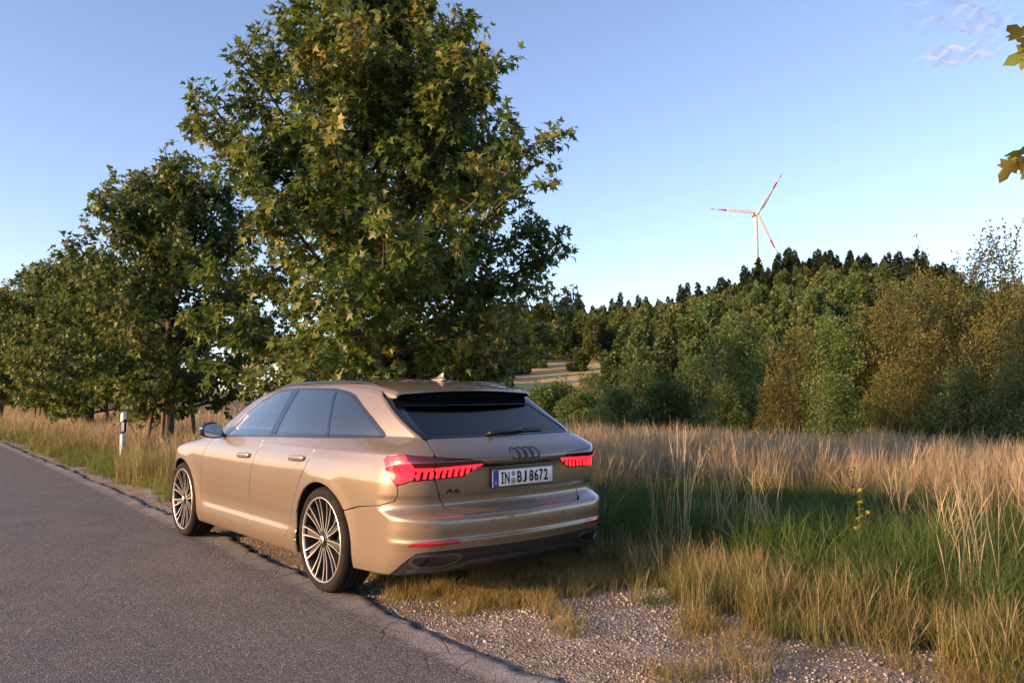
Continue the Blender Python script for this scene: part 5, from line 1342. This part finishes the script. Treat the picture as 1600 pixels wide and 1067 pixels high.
def crest(i): return 'on the low crest beyond the golden meadow' if spx[i] < 1090 else 'on the slope at the foot of the wind turbine' if spx[i] < 1230 else 'on the highest part of the hill crest' if spx[i] < 1400 else 'on the falling end of the hill crest'
def put_wood(p, key, name, x, y, z, s, rz, label, group):
    if key not in mw: mw[key] = tree_obj(name, (x, y, z), rz, p['tub'], p['lv'], SPRAY, p['mat'], leaf_var(p['lv'][0], p['seed'], 2.2), label, 'tree', group); o = mw[key]
    else: o = copy_tree(mw[key]); o['label'] = label; o.name = name
    o.location = (x, y, z - .3); o.rotation_euler = (0, 0, rz); o.scale = (s * fg.uniform(.92, 1.15), s * fg.uniform(.92, 1.15), s); return o
for i in np.where(single)[0]:
    if conif[i]: k = int(fg.integers(0, 3)); cs = fg.uniform(.55, 1.05); put_wood(fir[k], ('f', k), 'conifer_tree', sx[i], sy[i], sz_[i], cs, fg.uniform(0, 6.28), ('tall' if cs > .88 else 'small' if cs < .7 else 'middling') + (' broad', ' stout', ' slim')[k] + ' dark conifer ' + crest(i), 'conifers on the crest of the hill')
    else: k = int(kind[i]); put_wood(wood[k], ('w', k), 'hillside_tree', sx[i], sy[i], sz_[i], hh[i], fg.uniform(0, 6.28), ('' if .85 < hh[i] < 1.05 else 'large ' if hh[i] >= 1.05 else 'small ') + wood_lab[k] + ' ' + where(i), 'broadleaf trees in the hillside wood')
rest = np.where(~single)[0]
wc = bpy.data.collections.new('far_wood_source')
for k, p in enumerate(wood + fir):
    V, F = place_leaves(SPRAY, *p['lv']); o = fast_mesh('far_crown', V, F, p['mat'], attrs={'var': np.repeat(leaf_var(p['lv'][0], p['seed'], 2.2), len(SPRAY[0]))}); COL.objects.unlink(o); wc.objects.link(o); o.name = 'far_crown_%02d' % k
n = len(rest); kk = np.where(conif[rest], 5 + fg.integers(0, 3, n), kind[rest])
scatter('distant_wood', wc, np.stack([sx[rest], sy[rest], sz_[rest] - .3], 1), np.stack([np.zeros(n), np.zeros(n), fg.uniform(0, 6.28, n)], 1), hh[rest], kk, fg.uniform(0, 1, n), 'rest of the dense wood filling the far hillside', 'wood')
print('wood', len(sx), 'single', single.sum(), 'rest', n)
def hill_tree(px, rho, top, k, name, label, w=1., base=None):
    az = YAW - math.atan((px - 800) / 1250); x = CAM[0] + rho * math.cos(az); y = CAM[1] + rho * math.sin(az); z = gz(x, y); d_ = rho * math.cos(az - YAW); s = max(.12, (CAM[2] + (623 - top) / 1250 * d_ - z) / wood[k]['h'])
    o = copy_tree(mw[('w', k)]); o.name = name; k_ = 1.35 if 'bush' in name else 1.1; s *= k_; o.location = (x, y, z - (k_ - 1) / k_ * s * wood[k]['h']); o.rotation_euler = (0, 0, px * .37); o.scale = (s * w, s * w, s); o['label'] = label; o['group'] = 'trees round the golden meadow'
hill_tree(885, 232, 487, 4, 'meadow_tree', 'large round golden brown tree at the top of the meadow', 1.15)
hill_tree(925, 228, 497, 1, 'meadow_tree', 'brown tree beside the large round one above the meadow', 1.0)
hill_tree(905, 196, 545, 0, 'meadow_bush', 'bright green bush on the upper edge of the golden meadow', 1.4)
hill_tree(842, 205, 545, 2, 'meadow_bush', 'round green bush at the left edge of the golden meadow', 1.3)
hill_tree(812, 190, 552, 0, 'meadow_bush', 'green bush in the hedge left of the golden meadow', 1.3)
hill_tree(790, 178, 562, 2, 'meadow_bush', 'low green bush at the left end of the meadow hedge', 1.3)
hill_tree(797, 150, 590, 0, 'meadow_bush', 'tiny round bush standing alone low on the meadow', 1.0)
hill_tree(985, 165, 515, 3, 'meadow_tree', 'grey green bushy tree right of the golden meadow', 1.7)
hill_tree(955, 150, 552, 0, 'meadow_tree', 'leafy green tree at the lower right of the meadow', 1.5)
# ---- wind turbine
M['turbine'] = material('turbine_white', (.50, .49, .48), .5); M['turbine_red'] = material('turbine_red', (.50, .03, .04), .4); M['turbine_grey'] = material('turbine_grey', (.42, .44, .46), .4)
TR = 650.; az = YAW - math.atan((1186 - 800) / 1250); td = TR / math.cos(az - YAW); tx, ty = CAM[0] + td * math.cos(az), CAM[1] + td * math.sin(az)
hubz = CAM[2] + (623 - 331) / 1250 * TR; tz0 = gz(tx, ty) - 1
wt = empty('wind_turbine', (tx, ty, tz0)); tag(wt, 'white three bladed wind turbine with red blade bands on the hill', 'wind turbine')
hz = hubz - tz0
V, F = lathe([(2.5, 0), (2.3, hz * .3), (2.0, hz * .6), (1.45, hz - 1.5), (0, hz - 1.4)], 32); V = [(v[0], -v[2], v[1]) for v in V]; mesh_obj('tower', V, F, M['turbine'], wt)
psi = az + math.pi + R(24)                       # rotor axis: towards the viewer, turned aside
axd = Vector((math.cos(psi), math.sin(psi), 0)); side = Vector((-math.sin(psi), math.cos(psi), 0)); upv = Vector((0, 0, 1)); hub0 = Vector((0, 0, hz)) + axd * 3.6
secs = []
for t_, r_ in ((-5.5, 1.0), (-5.2, 1.7), (-2, 2.0), (1.5, 1.9), (2.2, 1.6)):
    secs.append([Vector((0, 0, hz)) + axd * t_ + side * r_ * math.cos(a) + upv * r_ * math.sin(a) for a in np.linspace(0, 6.2832, 16, endpoint=False)])
V, F = loft(secs); mesh_obj('nacelle', V, F, M['turbine_grey'], wt)
secs = [[hub0 + axd * t_ + side * r_ * math.cos(a) + upv * r_ * math.sin(a) for a in np.linspace(0, 6.2832, 16, endpoint=False)] for t_, r_ in ((-1.4, 1.7), (0, 1.7), (1.2, 1.3), (2.0, .5), (2.2, .05))]
V, F = loft(secs); mesh_obj('rotor_hub', V, F, M['turbine'], wt)
BL = 40.5
def blade_part(name, th, r0, r1, mat, parent, n=14):
    dr = side * math.cos(th) + upv * math.sin(th); cr = -side * math.sin(th) + upv * math.cos(th); secs = []
    for k in range(n + 1):
        r_ = r0 + (r1 - r0) * k / n; f_ = r_ / BL; ch = float(np.interp(f_, [0, .05, .2, .5, .8, .97, 1], [1.5, 1.5, 3.3, 2.2, 1.3, .7, .15])); tk = float(np.interp(f_, [0, .05, .25, 1], [.75, .7, .3, .04])); tw = R(float(np.interp(f_, [.05, .3, 1], [20, 10, 0])))
        cv = cr * math.cos(tw) + axd * math.sin(tw); tv = axd * math.cos(tw) - cr * math.sin(tw)
        secs.append([hub0 + dr * r_ + cv * (ch * .5 * math.cos(a) - ch * .2) + tv * tk * math.sin(a) for a in np.linspace(0, 6.2832, 12, endpoint=False)])
    V, F = loft(secs); return mesh_obj(name, V, F, mat, parent)
sg = -1 if side.dot(Vector((math.sin(YAW), -math.cos(YAW), 0))) < 0 else 1
for a in (57, 177, 297):
    th = R(a) if sg > 0 else math.pi - R(a)
    b = blade_part('blade', th, .5, BL * .64, M['turbine'], wt); blade_part('red_band', th, BL * .64, BL * .78, M['turbine_red'], b, 5); blade_part('blade_outer', th, BL * .78, BL * .90, M['turbine'], b, 5); blade_part('blade_tip', th, BL * .90, BL, M['turbine_red'], b, 5)
# ---- white roadside marker post
M['post_white'] = material('post_white', (.72, .71, .68), .55); _t = NT(M['post_white']); _p = _t.add('ShaderNodeTexCoord').outputs['Object']
_n = _t.noise(_p, 9., 6, .7); _z = _t.add('ShaderNodeSeparateXYZ', i={0: _p}).outputs[2]
_d = _t.math('ADD', _t.math('MULTIPLY', _z, -.62), _n.outputs['Fac']); _t.l.new(_t.ramp(_d, [(.04, (.74, .73, .70)), (.24, (.52, .50, .42)), (.42, (.18, .18, .11))]).outputs[0], _t.b.inputs['Base Color'])
pxx, pyy = 12.45, -.88; post = empty('marker_post', (pxx, pyy, gz(pxx, pyy)), YAW + .35); tag(post, 'white roadside marker post with black band standing in the grass', 'post')
sec = [(-.055, -.045), (-.05, -.06), (.05, -.06), (.055, -.045), (.012, .06), (-.012, .06)]   # local x to the side, y away
def post_sec(z, s=1., slant=0.): return [(-b * s, a * s, z + slant * (a * s)) for a, b in sec]
def post_piece(name, z0, z1, s, mat, sl0, sl1, parent): V, F = loft([post_sec(z0, s, sl0), post_sec(z1, s, sl1)]); return mesh_obj(name, V, [f[::-1] for f in F], mat, parent, False)
post_piece('post_body', -.15, 1.03, 1., M['post_white'], 0, -.55, post)
post_piece('black_band', .60, .86, 1.03, M['cavity'], -.55, -.55, post)
b_ = box('reflector', (-.004, -.025, 0), (.004, .025, .18), M['plate_white'], post); b_.location = (-.0655, 0, .645)
for o in post.children:
    o.location.x *= -1 if False else 1
# ---- wispy evening clouds
def cloud_material(seed):
    m = bpy.data.materials.new('cirrus'); m.use_nodes = True; t = NT(m); tc = t.add('ShaderNodeTexCoord'); g_ = tc.outputs['Generated']
    mp = t.add('ShaderNodeMapping', i={'Vector': g_, 'Location': (seed, seed * .7, 0), 'Scale': (1.0, 2.6, 1)}); n = t.noise(mp.outputs[0], 1.3, 5, .5, .25)
    s_ = t.add('ShaderNodeSeparateXYZ', i={0: g_}); e = t.math('MULTIPLY', t.math('MULTIPLY', s_.outputs[0], t.math('SUBTRACT', 1., s_.outputs[0])), t.math('MULTIPLY', s_.outputs[1], t.math('SUBTRACT', 1., s_.outputs[1])))
    a = t.math('MULTIPLY', t.ramp(n.outputs['Fac'], [(.35, (0, 0, 0)), (.85, (1, 1, 1))]).outputs[0], t.ramp(e, [(.008, (0, 0, 0)), (.06, (1, 1, 1))]).outputs[0])
    d_ = t.add('ShaderNodeBsdfTranslucent', i={'Color': (.9, .9, .9, 1)}); d2 = t.add('ShaderNodeBsdfDiffuse', i={'Color': (.9, .9, .9, 1)}); ad = t.add('ShaderNodeMixShader', i={0: .5, 1: d_.outputs[0], 2: d2.outputs[0]})
    tr = t.add('ShaderNodeBsdfTransparent'); mx_ = t.add('ShaderNodeMixShader', i={0: t.math('MULTIPLY', a, .75), 1: tr.outputs[0], 2: ad.outputs[0]}); t.l.new(mx_.outputs[0], t.out.inputs[0]); return m
def cloud(px, py, wpx, hpx, rot, seed, label, alt=2600.):
    f_ = np.array(fwd); r_ = np.array([math.sin(YAW), -math.cos(YAW), 0]); u_ = np.cross(r_, f_); d_ = f_ + r_ * (px - 800) / 1250 + u_ * (533.5 - py) / 1250; k = alt / d_[2]; c0 = CAM + d_ * k
    w = wpx / 1250 * k; h = hpx / 1250 * k / max(.25, abs(d_[2])); n = 12; V = []; F = []
    hd = np.array([d_[0], d_[1]]) / np.hypot(d_[0], d_[1]); rt = np.array([hd[1], -hd[0]])
    for i in range(n + 1):
        for j in range(n + 1):
            a = (i / n - .5) * w; b = (j / n - .5) * h; a2 = a * math.cos(rot) - b * math.sin(rot) * .6; b2 = b * math.cos(rot) + a * math.sin(rot) * 2.2
            V.append((rt[0] * a2 + hd[0] * b2, rt[1] * a2 + hd[1] * b2, 60 * math.sin(i * .9 + seed) * math.cos(j * .7)))
    for i in range(n):
        for j in range(n): q = i * (n + 1) + j; F.append((q, q + 1, q + n + 2, q + n + 1))
    o = mesh_obj('cirrus_cloud', V, F, cloud_material(seed)); o.location = c0; tag(o, label, 'cloud')
cloud(1480, 25, 150, 60, .25, 3.1, 'faint pale wisp of cloud at the very top of the sky'); cloud(1545, 35, 90, 55, .5, 7.7, 'short feathery cloud wisp beside the topmost one'); cloud(1500, 85, 130, 34, .15, 12.3, 'small curved pink cloud streak below the other wisps')

# ---- weeds: a leafy stalk beside the marker post and a few yellow flowers in the meadow
wg = np.random.default_rng(404)
M['weed'] = tree_leaf_material('weed_leaves', (.08, .12, .03), (.16, .19, .05), (.24, .24, .08), .45)
M['flower'] = material('yellow_petals', (.75, .52, .03), .6)
def weed(x, y, h, nb, label, flower=False):
    z = gz(x, y); t = empty('wild_weed' if not flower else 'yellow_flower', (x, y, z)); tag(t, label, 'plant'); P = curve_pts((0, 0, 0), (wg.normal(0, .08), wg.normal(0, .08), 1), h, .1, 7, wg, .04); segs = [(P, np.linspace(.007, .003, 8))]; pos = []; di = []
    tips = [P[-1]]
    for k in range(nb):
        i = wg.uniform(2, 6.8); i0 = int(i); p = P[i0] + (P[min(i0 + 1, 7)] - P[i0]) * (i - i0); a = wg.uniform(0, 6.28); Q = curve_pts(p, (math.cos(a) * .6, math.sin(a) * .6, 1), h * wg.uniform(.15, .32), .3, 4, wg, .08); segs.append((Q, np.linspace(.004, .0015, 5))); tips.append(Q[-1])
        for q in Q[1:]:
            for _ in range(4): o = wg.normal(0, 1, 3); pos.append(q); di.append(o)
    for q in P[1:]:
        for _ in range(5): pos.append(q); di.append(wg.normal(0, 1, 3) * np.array([1, 1, .5]))
    tv, tf = tubes_mesh(segs, 5); fast_mesh('stem', tv, tf, M['weed'], t, attrs={'var': np.full(len(tv), .4)})
    pos = np.array(pos); di = np.array(di); V, F = place_leaves(SIMPLE, pos, di, wg.normal(0, .5, pos.shape) + np.array([0, 0, 1.]), wg.uniform(.016, .036, len(pos))); c = fast_mesh('foliage', V, F, M['weed'], t, attrs={'var': np.repeat(wg.uniform(0, 1, len(pos)), 4)}); c['kind'] = 'stuff'
    if flower:
        for q in tips[:7]:
            n = 12; pp = np.repeat(q[None], n, 0); dd_ = np.stack([np.cos(np.arange(n) * .5236), np.sin(np.arange(n) * .5236), wg.uniform(-.2, .9, n)], 1); V, F = place_leaves(SIMPLE, pp, dd_, np.repeat(np.array([[0, 0, 1.]]), n, 0), np.full(n, .024)); fast_mesh('flower_head', V, F, M['flower'], t)
weed(11.55, -.92, 1.05, 9, 'tall leafy weed growing beside the white marker post')
for (x, y, h, lab) in ((-2.15, -2.25, .55, 'yellow flower standing at the meadow edge nearest the gravel'), (.6, -3.4, .62, 'yellow flower in the green grass shaded by the car'), (-.9, -4.6, .68, 'yellow flower amid straw stems beyond the shaded grass'), (1.4, -5.4, .7, 'yellow flower deep in the straw grass')): weed(x, y, h, 5, lab, True)
